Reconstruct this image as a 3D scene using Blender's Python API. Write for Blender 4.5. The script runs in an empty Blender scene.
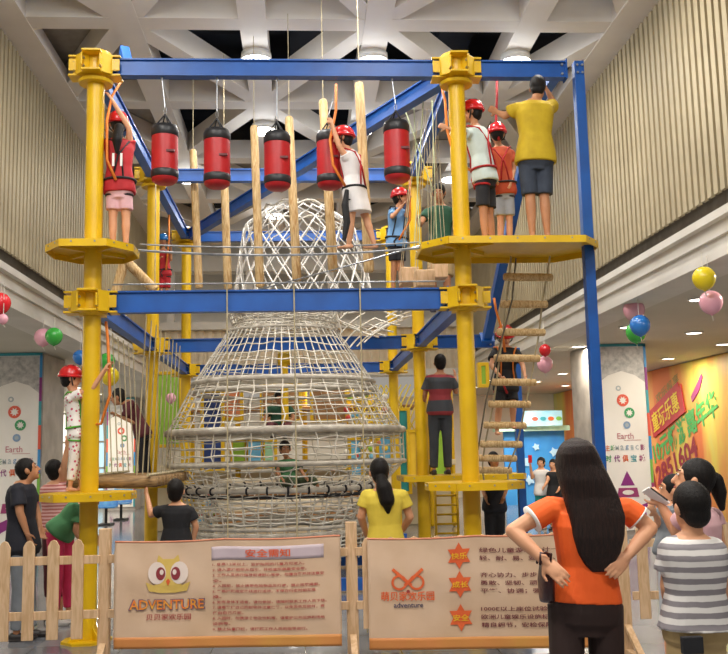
import bpy, bmesh, math, random
from mathutils import Vector, Matrix
random.seed(7)
SC = bpy.context.scene
COL = SC.collection
V = Vector
PI = math.pi
# ------------------------------------------------------------------ camera
F, PITCH, ROLL, YAW, HC = 934.3, .1338, -.0227, .0680, 1.65
def _rot(P):
    x, y, z = P
    c, s = math.cos(YAW), math.sin(YAW); x, y = x*c - y*s, x*s + y*c
    c, s = math.cos(PITCH), math.sin(PITCH); y, z = y*c + z*s, -y*s + z*c
    c, s = math.cos(ROLL), math.sin(ROLL); x, z = x*c + z*s, -x*s + z*c
    return (x, y, z)
_B = [_rot(e) for e in ((1,0,0),(0,1,0),(0,0,1))]
RIGHT = V([_B[i][0] for i in range(3)]); FWD = V([_B[i][1] for i in range(3)]); UP = V([_B[i][2] for i in range(3)])
def at(px, py, Y):
    d = FWD + RIGHT*((px-364)/F) + UP*((327-py)/F)
    return V((0,0,HC)) + d*(Y/d.y)
def zat(px, py, z):
    d = FWD + RIGHT*((px-364)/F) + UP*((327-py)/F)
    return V((0,0,HC)) + d*((z-HC)/d.z)
cam = bpy.data.objects.new('camera', bpy.data.cameras.new('camera')); COL.objects.link(cam)
cam.data.sensor_width = 36; cam.data.sensor_fit = 'HORIZONTAL'; cam.data.lens = 36*F/728
cam.data.clip_start = .05; cam.data.clip_end = 200
M = Matrix((RIGHT, UP, -FWD)).transposed().to_4x4(); M.translation = V((0,0,HC)); cam.matrix_world = M
SC.camera = cam
SC.view_settings.view_transform = 'Standard'; SC.view_settings.look = 'None'
SC.view_settings.gamma = 1; SC.view_settings.exposure = -.32
# ------------------------------------------------------------------ materials
def col(h):
    h = h.lstrip('#'); o = []
    for i in (0,2,4):
        c = int(h[i:i+2],16)/255; o.append(c/12.92 if c < .04045 else ((c+.055)/1.055)**2.4)
    return (*o, 1)
_m = {}
def mat(name, c1, c2=None, rough=.55, metal=0, scale=8, bump=0, bscale=60, stretch=(1,1,1), spec=.5, emit=0, kind='noise', alpha=1):
    if name in _m: return _m[name]
    m = bpy.data.materials.new(name); m.use_nodes = True; nt = m.node_tree; N = nt.nodes; L = nt.links
    b = N['Principled BSDF']; b.inputs['Roughness'].default_value = rough; b.inputs['Metallic'].default_value = metal
    b.inputs['Specular IOR Level'].default_value = spec
    tc = N.new('ShaderNodeTexCoord'); mp = N.new('ShaderNodeMapping'); mp.inputs['Scale'].default_value = stretch
    L.new(tc.outputs['Object'], mp.inputs[0])
    if c2 is None:
        c = col(c1); c2c = tuple(min(1, x*.86) for x in c[:3])+(1,)
    else: c2c = col(c2)
    r = N.new('ShaderNodeValToRGB'); r.color_ramp.elements[0].color = col(c1); r.color_ramp.elements[1].color = c2c
    if kind == 'noise':
        t = N.new('ShaderNodeTexNoise'); t.inputs['Scale'].default_value = scale; t.inputs['Detail'].default_value = 4
        r.color_ramp.elements[0].position = .35; r.color_ramp.elements[1].position = .7; out = t.outputs[0]
    elif kind == 'stripe':
        t = N.new('ShaderNodeTexWave'); t.bands_direction = 'Z'; t.inputs['Scale'].default_value = scale
        t.inputs['Distortion'].default_value = .6; t.inputs['Detail Scale'].default_value = 2
        r.color_ramp.elements[0].position = .47; r.color_ramp.elements[1].position = .53; out = t.outputs[0]
    elif kind == 'spots':
        t = N.new('ShaderNodeTexVoronoi'); t.inputs['Scale'].default_value = scale
        r.color_ramp.elements[0].position = .30; r.color_ramp.elements[1].position = .34; out = t.outputs[0]
    elif kind == 'wood':
        t = N.new('ShaderNodeTexNoise'); t.inputs['Scale'].default_value = scale; t.inputs['Detail'].default_value = 6
        t.inputs['Distortion'].default_value = 1.2
        r.color_ramp.elements[0].position = .4; r.color_ramp.elements[1].position = .62; out = t.outputs[0]
    L.new(mp.outputs[0], t.inputs[0]); L.new(out, r.inputs[0]); L.new(r.outputs[0], b.inputs['Base Color'])
    if bump:
        n = N.new('ShaderNodeTexNoise'); n.inputs['Scale'].default_value = bscale; n.inputs['Detail'].default_value = 3
        bp = N.new('ShaderNodeBump'); bp.inputs['Strength'].default_value = bump; bp.inputs['Distance'].default_value = .01
        L.new(mp.outputs[0], n.inputs[0]); L.new(n.outputs[0], bp.inputs['Height']); L.new(bp.outputs[0], b.inputs['Normal'])
    if emit:
        b.inputs['Emission Color'].default_value = col(c1); b.inputs['Emission Strength'].default_value = emit
    if alpha < 1: b.inputs['Alpha'].default_value = alpha
    _m[name] = m; return m
YEL = mat('yellow paint', '#e2b80e', '#d3a80a', .38, scale=3, bump=.05, bscale=20)
BLU = mat('blue paint', '#1258ac', '#0f4c98', .42, scale=4)
BLK = mat('black rubber', '#141416', '#1d1d20', .6)
STEEL = mat('galvanised steel', '#b9bcc0', '#8e9296', .35, .8)
LOG = mat('pale log', '#dcc08e', '#b88f57', .7, kind='wood', scale=9, stretch=(6,6,.6), bump=.2)
WOOD = mat('planed pine', '#d6b48e', '#c39e74', .6, kind='wood', scale=6, stretch=(5,5,.7), bump=.1)
PLANK = mat('bridge plank', '#9c7c50', '#6e5230', .7, kind='wood', scale=6, stretch=(.8,6,6), bump=.2)
ROPE = mat('beige rope', '#c9bc9a', '#9d9070', .85, bump=.4, bscale=200)
WROPE = mat('white rope', '#e9e4d8', '#c2baa8', .8, bump=.4, bscale=150)
PAD = mat('white rope wrapped ring', '#cdc6b8', '#a39a8c', .8, bump=.6, bscale=90)
SKIN = mat('skin', '#d9a27e', '#c98f6c', .5, scale=6, spec=.3)
SKIN2 = mat('tanned skin', '#c08a66', '#ad7856', .5, scale=6, spec=.3)
HAIR = mat('black hair', '#0c0a09', '#17110f', .55, scale=30, stretch=(6,6,.5), bump=.4, bscale=60, spec=.25)
HAIRB = mat('dark brown hair', '#160c0a', '#2c1914', .48, scale=22, stretch=(7,7,.35), bump=.6, bscale=50, spec=.35)
HRED = mat('red helmet shell', '#c81a1e', '#b21418', .25)
HBLU = mat('blue helmet shell', '#1f6fb5', '#1a5f9e', .25)
HARN = mat('red webbing', '#b8161c', '#8e1014', .7)
HARK = mat('black webbing', '#16161a', '#222226', .7)
HARG = mat('green webbing', '#5fae3a', '#3f8a2a', .7)
ORST = mat('orange strap', '#e8842a', '#c96a1c', .6)
EYEW = mat('eye white', '#e8e4de', '#d8d4ce', .3)
EYED = mat('dark iris', '#1a120e', '#0e0a08', .2)
LIP = mat('lips', '#a8564c', '#984a42', .5)
WHITE = mat('white plaster', '#dcd8cf', '#d2cdc3', .7, scale=2)
# ------------------------------------------------------------------ mesh building
ORG = {}
def tag(o, label=None, cat=None, group=None, kind=None):
    if label: o['label'] = label
    if cat: o['category'] = cat
    if group: o['group'] = group
    if kind: o['kind'] = kind
    return o
def thing(name, loc, label, cat, group=None):
    o = bpy.data.objects.new(name, None); COL.objects.link(o); o.location = loc; o.empty_display_size = .2
    ORG[o.name] = V(loc); return tag(o, label, cat, group)
def frame(d, ref=None):
    d = V(d).normalized(); r = V(ref) if ref is not None else (V((0,0,1)) if abs(d.z) < .9 else V((0,1,0)))
    s = d.cross(r); s = s.normalized() if s.length > 1e-5 else V((1,0,0))
    return d, s, s.cross(d).normalized()
class MB:
    def __init__(s): s.v = []; s.f = []
    def add(s, vs, fs):
        n = len(s.v); s.v += [V(v) for v in vs]; s.f += [tuple(i+n for i in f) for f in fs]; return s
    def box(s, lo, hi):
        x0,y0,z0 = lo; x1,y1,z1 = hi
        return s.add([(x0,y0,z0),(x1,y0,z0),(x1,y1,z0),(x0,y1,z0),(x0,y0,z1),(x1,y0,z1),(x1,y1,z1),(x0,y1,z1)],
            [(0,3,2,1),(4,5,6,7),(0,1,5,4),(1,2,6,5),(2,3,7,6),(3,0,4,7)])
    def bar(s, a, b, w, h, ref=None):          # rectangular bar a->b, w along the side vector, h along the up vector
        d, sd, u = frame(V(b)-V(a), ref); vs = []
        for p in (V(a), V(b)):
            for i, j in ((-1,-1),(1,-1),(1,1),(-1,1)): vs.append(p + sd*(i*w/2) + u*(j*h/2))
        return s.add(vs, [(0,1,2,3),(7,6,5,4),(0,4,5,1),(1,5,6,2),(2,6,7,3),(3,7,4,0)])
    def tube(s, pts, r, n=6, closed=False, cap=True):
        pts = [V(p) for p in pts]; m = len(pts); rr = r if isinstance(r, (list, tuple)) else [r]*m
        prev = None; vs = []; fs = []
        for i, p in enumerate(pts):
            if closed: d = pts[(i+1) % m] - pts[i-1]
            else: d = pts[min(i+1, m-1)] - pts[max(i-1, 0)]
            if d.length < 1e-9: d = V((0,0,1))
            d.normalize()
            if prev is None: _, sd, u = frame(d)
            else:
                sd = prev - d*prev.dot(d); sd = sd.normalized() if sd.length > 1e-6 else frame(d)[1]; u = sd.cross(d)
            prev = sd
            for k in range(n):
                a = 2*PI*k/n; vs.append(p + (sd*math.cos(a) + u*math.sin(a))*rr[i])
        for i in range(m if closed else m-1):
            j = (i+1) % m
            for k in range(n): l = (k+1) % n; fs.append((i*n+k, i*n+l, j*n+l, j*n+k))
        if cap and not closed: fs.append(tuple(range(n))[::-1]); fs.append(tuple((m-1)*n+k for k in range(n)))
        return s.add(vs, fs)
    def cap(s, a, b, ra, rb, n=12):            # capsule with rounded ends
        a, b = V(a), V(b); d = (b-a); L = d.length or 1e-6; d = d/L if L > 1e-6 else V((0,0,1)); pts = []; rs = []
        for k in range(5):
            t = PI/2*(1-k/4); pts.append(a - d*ra*math.sin(t)); rs.append(max(1e-4, ra*math.cos(t)))
        for k in range(5):
            t = PI/2*k/4; pts.append(b + d*rb*math.sin(t)); rs.append(max(1e-4, rb*math.cos(t)))
        return s.tube(pts, rs, n)
    def ell(s, c, ax, n=16, m=10, z0=-1, z1=1):  # ellipsoid; ax = three axis vectors
        c = V(c); a, b, u = [V(q) for q in ax]; vs = []; fs = []
        for i in range(m+1):
            z = z0 + (z1-z0)*(1-math.cos(PI*i/m))/2; r = math.sqrt(max(0, 1-z*z))
            r = max(r, 1e-3)
            for k in range(n):
                t = 2*PI*k/n; vs.append(c + a*(r*math.cos(t)) + b*(r*math.sin(t)) + u*z)
        for i in range(m):
            for k in range(n): l = (k+1) % n; fs.append((i*n+k, i*n+l, (i+1)*n+l, (i+1)*n+k))
        fs.append(tuple(range(n))[::-1]); fs.append(tuple(m*n+k for k in range(n)))
        return s.add(vs, fs)
    def ball(s, c, r, n=16, m=10): return s.ell(c, ((r,0,0),(0,r,0),(0,0,r)), n, m)
    def loft(s, secs, n=24):                    # secs: (centre, side vec * half width, front vec * half depth)
        vs = []; fs = []; m = len(secs)
        for c, a, b in secs:
            for k in range(n):
                t = 2*PI*k/n; cx, sx = math.cos(t), math.sin(t)
                e = .8; cx = math.copysign(abs(cx)**e, cx); sx = math.copysign(abs(sx)**e, sx)
                vs.append(V(c) + V(a)*cx + V(b)*sx)
        for i in range(m-1):
            for k in range(n): l = (k+1) % n; fs.append((i*n+k, i*n+l, (i+1)*n+l, (i+1)*n+k))
        fs.append(tuple(range(n))[::-1]); fs.append(tuple((m-1)*n+k for k in range(n)))
        return s.add(vs, fs)
    def prism(s, poly, o, ax, ay, ex):          # 2-D outline in the plane (ax, ay) pushed along ex
        o, ax, ay, ex = V(o), V(ax), V(ay), V(ex); n = len(poly)
        vs = [o+ax*x+ay*y for x, y in poly] + [o+ax*x+ay*y+ex for x, y in poly]
        return s.add(vs, [tuple(range(n)), tuple(range(n, 2*n))[::-1]] + [(i, i+n, (i+1) % n + n, (i+1) % n) for i in range(n)])
    def lathe(s, prof, c=(0,0,0), n=24, ax=((1,0,0),(0,1,0),(0,0,1))):
        c = V(c); a, b, u = [V(q) for q in ax]; vs = []; fs = []; m = len(prof)
        for r, z in prof:
            for k in range(n): t = 2*PI*k/n; vs.append(c + a*(r*math.cos(t)) + b*(r*math.sin(t)) + u*z)
        for i in range(m-1):
            for k in range(n): l = (k+1) % n; fs.append((i*n+k, i*n+l, (i+1)*n+l, (i+1)*n+k))
        fs.append(tuple(range(n))[::-1]); fs.append(tuple((m-1)*n+k for k in range(n)))
        return s.add(vs, fs)
    def build(s, name, m, parent=None, smooth=False, bevel=0, loc=None):
        org = ORG[parent.name] if parent is not None else (V(loc) if loc is not None else V((0,0,0)))
        me = bpy.data.meshes.new(name); me.from_pydata([v-org for v in s.v], [], s.f); me.update()
        bm = bmesh.new(); bm.from_mesh(me); bmesh.ops.recalc_face_normals(bm, faces=bm.faces)
        bm.to_mesh(me); bm.free()
        me.materials.append(m)
        if smooth:
            for p in me.polygons: p.use_smooth = True
            if smooth == 2: me.set_sharp_from_angle(angle=.8)
        o = bpy.data.objects.new(name, me); COL.objects.link(o)
        if parent is not None: o.parent = parent
        else: o.location = org
        ORG[o.name] = org
        if bevel:
            b = o.modifiers.new('bevel', 'BEVEL'); b.width = bevel; b.segments = 2; b.limit_method = 'ANGLE'
        return o
    def remesh(s, name, m, parent, vox, smooth=2):
        """one continuous surface out of overlapping closed pieces"""
        o = s.build(name, m, parent)
        r = o.modifiers.new('r', 'REMESH'); r.mode = 'VOXEL'; r.voxel_size = vox; r.use_smooth_shade = True
        q = o.modifiers.new('s', 'SMOOTH'); q.factor = .5; q.iterations = smooth
        dg = bpy.context.evaluated_depsgraph_get(); me = bpy.data.meshes.new_from_object(o.evaluated_get(dg))
        o.modifiers.clear(); old = o.data; o.data = me; bpy.data.meshes.remove(old); me.name = name
        for p in me.polygons: p.use_smooth = True
        if not me.materials: me.materials.append(m)
        return o
def struct(name, mb, m, **k):
    return tag(mb.build(name, m, **k), kind='structure')
def copy_tree(o, parent=None):
    c = o.copy(); COL.objects.link(c); c.parent = parent
    for ch in list(o.children): copy_tree(ch, c)
    return c
def text_mb(body, o, rx, uy, w=None, h=None, off=.0, disp=None, push=.002):
    """letters as a thin mesh; o = lower left corner, rx/uy unit vectors, w/h = size of the text box"""
    cu = bpy.data.curves.new('t', 'FONT'); cu.body = body; cu.size = 1; cu.offset = off*.5; cu.resolution_u = 2
    ob = bpy.data.objects.new('t', cu); COL.objects.link(ob)
    dg = bpy.context.evaluated_depsgraph_get(); me = bpy.data.meshes.new_from_object(ob.evaluated_get(dg))
    vs = [v.co.copy() for v in me.vertices]; fs = [tuple(p.vertices) for p in me.polygons]
    bpy.data.objects.remove(ob); bpy.data.curves.remove(cu); bpy.data.meshes.remove(me)
    mb = MB()
    if not vs: return mb
    x0 = min(v.x for v in vs); x1 = max(v.x for v in vs); y0 = min(v.y for v in vs); y1 = max(v.y for v in vs)
    if w is None: w = h*(x1-x0)/(y1-y0)
    if h is None: h = w*(y1-y0)/(x1-x0)
    n = V(rx).cross(V(uy)).normalized(); out = []
    for v in vs:
        a, b = (v.x-x0)/(x1-x0)*w, (v.y-y0)/(y1-y0)*h
        p = V(o) + V(rx)*a + V(uy)*b + n*push
        out.append(p if disp is None else p + disp(p))
    return mb.add(out, fs)
# ------------------------------------------------------------------ people
def lerp(a, b, t): return a + (b-a)*t
def hand(mb, w, d, n, thumb, k, curl=.5, spread=0):
    """palm, four unequal bent fingers and a side thumb; d = along the hand, n = where the palm looks, thumb = +-1"""
    d = V(d).normalized(); n = (V(n) - d*V(n).dot(d)).normalized(); s = d.cross(n)*thumb
    mb.ell(w + d*.045*k, (s*.038*k, n*.014*k, d*.056*k), 14, 8)
    mb.cap(w - d*.02*k, w + d*.02*k, .024*k, .022*k, 10)
    for i, (o, L) in enumerate(((.030,.066),(.010,.076),(-.010,.070),(-.029,.054))):
        p = w + d*.078*k + s*o*k; a = curl*.5; q = d*math.cos(a) + n*math.sin(a) + s*o*spread*10; q.normalize()
        p1 = p + q*L*.5*k; a2 = curl*1.5; q2 = d*math.cos(a2) + n*math.sin(a2) + s*o*spread*10; q2.normalize(); p2 = p1 + q2*L*.3*k
        a3 = curl*2.2; q3 = d*math.cos(a3) + n*math.sin(a3); p3 = p2 + q3*L*.22*k
        mb.cap(p - d*.03*k, p1, .0086*k, .0082*k, 8); mb.cap(p1, p2, .0080*k, .0074*k, 8); mb.cap(p2, p3, .0074*k, .0066*k, 8)
    t0 = w + d*.018*k + s*.026*k; t1 = t0 + (d*.55 + s*.75 + n*.25).normalized()*.036*k; t2 = t1 + (d*.9 + s*.25 + n*.4*curl).normalized()*.030*k
    mb.cap(t0, t1, .0125*k, .0098*k, 8); mb.cap(t1, t2, .0095*k, .0078*k, 8)
TS = [(-.16,.105,.09),(-.08,.160,.112),(.05,.168,.118),(.22,.150,.105),(.42,.126,.090),(.60,.140,.100),(.78,.155,.108),(.90,.150,.095),(.98,.105,.070),(1.04,.060,.055)]
def tsec(t):
    for a, b in zip(TS, TS[1:]):
        if t <= b[0]:
            u = max(0, (t-a[0])/(b[0]-a[0])); return lerp(a[1], b[1], u), lerp(a[2], b[2], u)
    return TS[-1][1:]
def person(label, Y, J, chest=(0,1), look=None, k=1.0, hk=None, skin=SKIN, shirt=None, sleeve=.55, hem=-.12, loose=.012, bottoms=None, blen=1.9,
           hair='short', hairm=HAIR, tail=None, helmet=None, harness=None, lanyard=None, shoes=None, gz=None, vox=.011, curl=.55, foot=None,
           skirt=None, trim=None, palms=(None, None), slim=1.0, dress=None, group=None, handk=None):
    P = {q: at(a[0], a[1], Y + (a[2] if len(a) > 2 else 0)) for q, a in J.items()}
    if gz is not None:
        for x in 'lr':
            dz = gz + .078*k - P['a'+x].z; P['a'+x].z += dz; P['k'+x].z += dz*.5
    hk = hk or (.5 + .5*k); handk = handk or k
    base = min(P['al'].z, P['ar'].z) - .075*k
    mid = (P['hl'] + P['hr'])/2
    root = thing('person', (mid.x, mid.y, base), label, 'person', group)
    pel, nk = mid, P['neck']; up = (nk - pel); TL = up.length; up = up/TL
    sh = (P['sr'] - P['sl']).normalized(); hp = (P['hr'] - P['hl']).normalized()
    ch = V((*chest, 0)).normalized()
    def sec(t, o=0.0, wk=1.0):
        w, d = tsec(t); s = lerp(hp, sh, min(1, max(0, t))); s = (s - up*s.dot(up)).normalized(); f = s.cross(up); 
        if f.dot(ch) < 0: f = -f
        ks = k*slim
        return (pel + up*(t*TL) - f*(.012*k*math.sin(min(1, max(0, t))*PI)), s*(w*ks*wk + o), f*(d*ks + o))
    b = MB(); b.loft([sec(t) for t in (-.16,-.08,.05,.22,.42,.6,.78,.9,.98,1.04)])
    hd = P['head']; lk = V(look if look else (*chest, 0)).normalized()
    # head frame: lk = where the face points, hu = up through the crown
    hs = lk.cross(V((0,0,1)));  hs = hs.normalized() if hs.length > 1e-3 else sh
    hu = hs.cross(lk).normalized()
    nb = hd - hu*.07*hk - lk*.015*hk
    b.cap(nk - up*.03*k, nb, .054*k*slim, .050*k, 12)
    b.ell(hd + hu*.015*hk - lk*.008*hk, (hs*.074*hk, lk*.092*hk, hu*.098*hk), 18, 12)
    b.ell(hd - hu*.045*hk + lk*.018*hk, (hs*.056*hk, lk*.066*hk, hu*.068*hk), 14, 10)
    b.ell(hd - hu*.098*hk + lk*.058*hk, (hs*.022*hk, lk*.018*hk, hu*.016*hk), 10, 6)
    b.cap(hd + hu*.005*hk + lk*.084*hk, hd - hu*.032*hk + lk*.099*hk, .009*hk, .0135*hk, 8)
    for q in (-1, 1):
        b.ell(hd - hu*.008*hk - lk*.004*hk + hs*(.077*q*hk), (hs*.012*hk, lk*.019*hk, hu*.031*hk), 10, 8)
        b.cap(hd + hu*.026*hk + lk*.077*hk + hs*.012*q*hk, hd + hu*.026*hk + lk*.068*hk + hs*.045*q*hk, .010*hk, .008*hk, 6)
    for x in ('l', 'r'):
        S, E, W = P['s'+x], P['e'+x], P['w'+x]; H, K, A = P['h'+x], P['k'+x], P['a'+x]
        b.cap(lerp(nk, S, .25) - up*.03*k, S - up*.012*k, .05*k, .050*k, 12)
        b.cap(S, E, .047*k*slim, .036*k, 12); b.cap(E, lerp(E, W, .35), .036*k, .036*k, 12); b.cap(lerp(E, W, .3), W, .036*k, .024*k, 12)
        b.cap(lerp(H, K, -.03), K, .082*k*slim, .052*k, 14); b.cap(K, lerp(K, A, .35), .050*k, .052*k, 14); b.cap(lerp(K, A, .3), A, .053*k, .032*k, 14)
        d = (W - E).normalized(); pn = palms[0 if x == 'l' else 1]
        pn = V(pn) if pn else (ch*.6 - sh*(1 if x == 'r' else -1)*.6)
        n2 = pn - d*pn.dot(d)
        if n2.length < .1: pn = V((0,0,-1))
        side = 1 if d.cross(pn).dot(ch) > 0 else -1
        hand(b, W, d, pn, side, handk, curl)
        fd = V((*(foot or chest), 0)).normalized()
        b.cap(A - V((0,0,.045*k)) - fd*.03*k, A - V((0,0,.052*k)) + fd*.06*k, .030*k, .028*k, 12)
        b.ell(A - V((0,0,.056*k)) + fd*.10*k, (fd*.065*k, fd.cross(V((0,0,1)))*.040*k, V((0,0,.019*k))), 12, 8)
    body = b.remesh('body', skin, root, vox, 3)
    g = MB()
    for q in (-1, 1): g.ell(hd + hu*.010*hk + lk*.083*hk + hs*.030*q*hk, (hs*.013*hk, lk*.006*hk, hu*.0065*hk), 10, 6)
    g.build('eye_whites', EYEW, root, True)
    g = MB()
    for q in (-1, 1): g.ell(hd + hu*.010*hk + lk*.0875*hk + hs*.030*q*hk, (hs*.0055*hk, lk*.004*hk, hu*.0058*hk), 8, 6)
    for q in (-1, 1): g.cap(hd + hu*.034*hk + lk*.086*hk + hs*.016*q*hk, hd + hu*.033*hk + lk*.074*hk + hs*.046*q*hk, .0035*hk, .0025*hk, 6)
    g.build('irises_and_brows', EYED, root, True)
    MB().ell(hd - hu*.060*hk + lk*.083*hk, (hs*.020*hk, lk*.006*hk, hu*.0065*hk), 10, 6).build('lips', LIP, root, True)
    # hair
    h = MB(); h.ell(hd + hu*.024*hk - lk*.018*hk, (hs*.083*hk, lk*.098*hk, hu*.102*hk), 20, 12)
    h.ell(hd - hu*.03*hk - lk*.045*hk, (hs*.070*hk, lk*.058*hk, hu*.070*hk), 16, 10)
    if hair == 'long' :
        q = hd - lk*.03*hk; s2 = hs
        dn = V((0,0,-1))
        h.loft([(q + hu*.118*hk + lk*.012, s2*.030*hk, lk*.036*hk), (q + hu*.108*hk + lk*.008, s2*.056*hk, lk*.066*hk), (q + hu*.085*hk, s2*.078*hk, lk*.086*hk), (q + hu*.05*hk, s2*.096*hk, lk*.094*hk), (q + dn*.0*hk + s2*.006, s2*.110*hk, lk*.092*hk), (q + dn*.07*hk + s2*.022 - lk*.02, s2*.122*hk, lk*.082*hk), (q + dn*.15*hk + s2*.046 - lk*.035, s2*.130*hk, lk*.066*hk),
                (q + dn*.24 + s2*.062 - lk*.065, s2*.130, lk*.048), (q + dn*.33 + s2*.060 - lk*.085, s2*.118, lk*.034), (q + dn*.40 + s2*.058 - lk*.085, s2*.098, lk*.026), (q + dn*.45 + s2*.056 - lk*.08, s2*.068, lk*.018), (q + dn*.485 + s2*.05 - lk*.075, s2*.03, lk*.010)])
    if tail:
        tp = [at(a[0], a[1], Y + a[2]) for a in tail[0]]; rs = tail[1]
        for i in range(len(tp)-1): h.cap(tp[i], tp[i+1], rs[i], rs[i+1], 12)
    h.remesh('hair', hairm, root, max(vox*.8, .006), 2)
    # clothes
    if shirt:
        c = MB(); ts = [hem, (hem+.05)/2, .10, .25, .42, .6, .78, .9, .975]; ts = sorted(set(ts))
        c.loft([sec(t, loose + (.006 if t < .1 else 0), 1.0) for t in ts])
        for x in ('l', 'r'):
            S, E, W = P['s'+x], P['e'+x], P['w'+x]
            c.cap(lerp(nk, S, .35) - up*.035*k, S - up*.010*k, .052*k+loose*.5, .056*k+loose*.4, 12)
            if sleeve > 0:
                if sleeve <= 1: c.tube([lerp(S, E, -.05), lerp(S, E, sleeve*.5), lerp(S, E, sleeve)], [.054*k, .054*k+loose*.6, .052*k+loose], 16)
                else:
                    c.cap(S, E, .056*k, .046*k+loose*.5, 14); c.tube([E, lerp(E, W, sleeve-1)], [.046*k+loose*.4, .034*k+loose*.5], 14)
        c.remesh('shirt', shirt, root, vox, 2)
    if trim:                                     # contrasting bands at the sleeve ends and hem
        for x in ('l', 'r'):
            S, E = P['s'+x], P['e'+x]; MB().tube([lerp(S, E, sleeve-.02), lerp(S, E, sleeve+.03)], [.0535*k+loose, .0535*k+loose], 20).build('sleeve_band', trim, root, True)
    if bottoms:
        c = MB(); c.loft([sec(t, .009) for t in (-.2,-.15,-.08,.02,.10,.2,.3)])
        for x in ('l', 'r'):
            H, K, A = P['h'+x], P['k'+x], P['a'+x]
            if blen <= 1: c.tube([lerp(H, K, -.08), lerp(H, K, blen*.5), lerp(H, K, blen)], [.088*k*slim, .08*k+.008, lerp(.082, .058, blen)*k + .02*k + .006], 18)
            else: c.tube([lerp(H, K, -.08), lerp(H, K, .5), K, lerp(K, A, .4), lerp(K, A, blen-1)], [.090*k*slim, .076*k*slim+.008, .060*k+.008, .060*k+.006, .046*k+.010], 18)
        c.remesh('shorts' if blen <= 1 else 'trousers', bottoms, root, vox, 2)
    if skirt or dress:
        c = MB(); kn = (P['kl']+P['kr'])/2; e = lerp(pel, kn, .75)
        s0, s1, s2 = sec(.40, .014), sec(.10, .02), sec(-.12, .04)
        c.loft([s0, s1, s2, (e, s2[1]*1.05, s2[2]*1.15)]); c.remesh('skirt', skirt or dress, root, vox, 2)
    if shoes:
        c = MB(); fd = V((*(foot or chest), 0)).normalized(); sd = fd.cross(V((0,0,1)))
        for x in ('l', 'r'):
            A = P['a'+x]
            c.cap(A - V((0,0,.04*k)) - fd*.035*k, A - V((0,0,.046*k)) + fd*.06*k, .038*k, .036*k, 12)
            c.ell(A - V((0,0,.05*k)) + fd*.11*k, (fd*.075*k, sd*.048*k, V((0,0,.027*k))), 14, 8)
            c.bar(A - V((0,0,.072*k)) - fd*.06*k, A - V((0,0,.072*k)) + fd*.15*k, .075*k, .014*k)
        c.remesh('shoes', shoes, root, max(.007, vox*.8), 1)
    if helmet:
        c = MB(); o = hd + hu*.022*hk - lk*.005*hk
        c.ell(o, (hs*.108*hk, lk*.122*hk, hu*.118*hk), 24, 12, -.12, 1)
        c.lathe([(.104*hk,-.02*hk),(.116*hk,-.012*hk),(.114*hk,.004*hk),(.100*hk,.0)], o, 24, (hs*1, lk*1.13, hu))
        hel = c.build('helmet', helmet, root, True)
        c = MB()
        for q in (-.05, 0, .05):
            c.bar(o + hs*q*hk + lk*.03*hk + hu*math.sqrt(max(0, .0139-q*q*1.2))*.985*hk, o + hs*q*hk - lk*.06*hk + hu*math.sqrt(max(0, .0139-q*q*1.2))*.89*hk, .012*hk, .008*hk, hu)
        c.build('helmet_vent', HARK, hel)
        c = MB(); c.tube([o + hs*.098*hk, hd + hs*.082*hk - hu*.05*hk + lk*.01, hd - hu*.108*hk + lk*.035*hk, hd - hs*.082*hk - hu*.05*hk + lk*.01, o - hs*.098*hk], .007*hk, 6)
        c.build('chin_strap', HARK, root, True)
    if harness:
        m1, m2 = harness; off = loose + .012
        def tp(t, ang, o=off):
            c_, a_, b_ = sec(t, o); return c_ + a_*math.cos(ang) + b_*math.sin(ang)
        c = MB(); c.tube([tp(.16, 2*PI*i/20) for i in range(20)], .016*k, 6, closed=True)
        for x in ('l', 'r'):
            H, K = P['h'+x], P['k'+x]; q = lerp(H, K, .22); d, s_, u_ = frame(K-H)
            c.tube([q + (s_*math.cos(2*PI*i/16) + u_*math.sin(2*PI*i/16))*(.094*k) for i in range(16)], .014*k, 6, closed=True)
        c.tube([tp(.16, PI/2), tp(.02, PI/2+.3), tp(-.16, PI/2+.1, off+.02)], .016*k, 6)
        c.build('harness_belt', m2, root, True)
        c = MB()
        for q in (.55, -.55):
            c.tube([tp(.16, PI/2-q), tp(.4, PI/2-q), tp(.65, PI/2-q*.9), tp(.85, PI/2-q*1.1), tp(.97, PI/2-q*1.5, off+.03), tp(.99, -q*.1 if q > 0 else PI-q*.1, off+.02), tp(.9, -PI/2+q, off), tp(.6, -PI/2-q*.2, off), tp(.16, -PI/2-q*.6, off)], .012*k, 6)
        c.build('harness_shoulder_straps', m1, root, True)
    if lanyard:
        pts = [at(a[0], a[1], Y + (a[2] if len(a) > 2 else 0)) for a in lanyard[0]]
        MB().tube(pts, .014 if len(lanyard) < 3 else lanyard[2], 6).build('lanyard', lanyard[1], root, True)
    return root, P, sec
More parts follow.
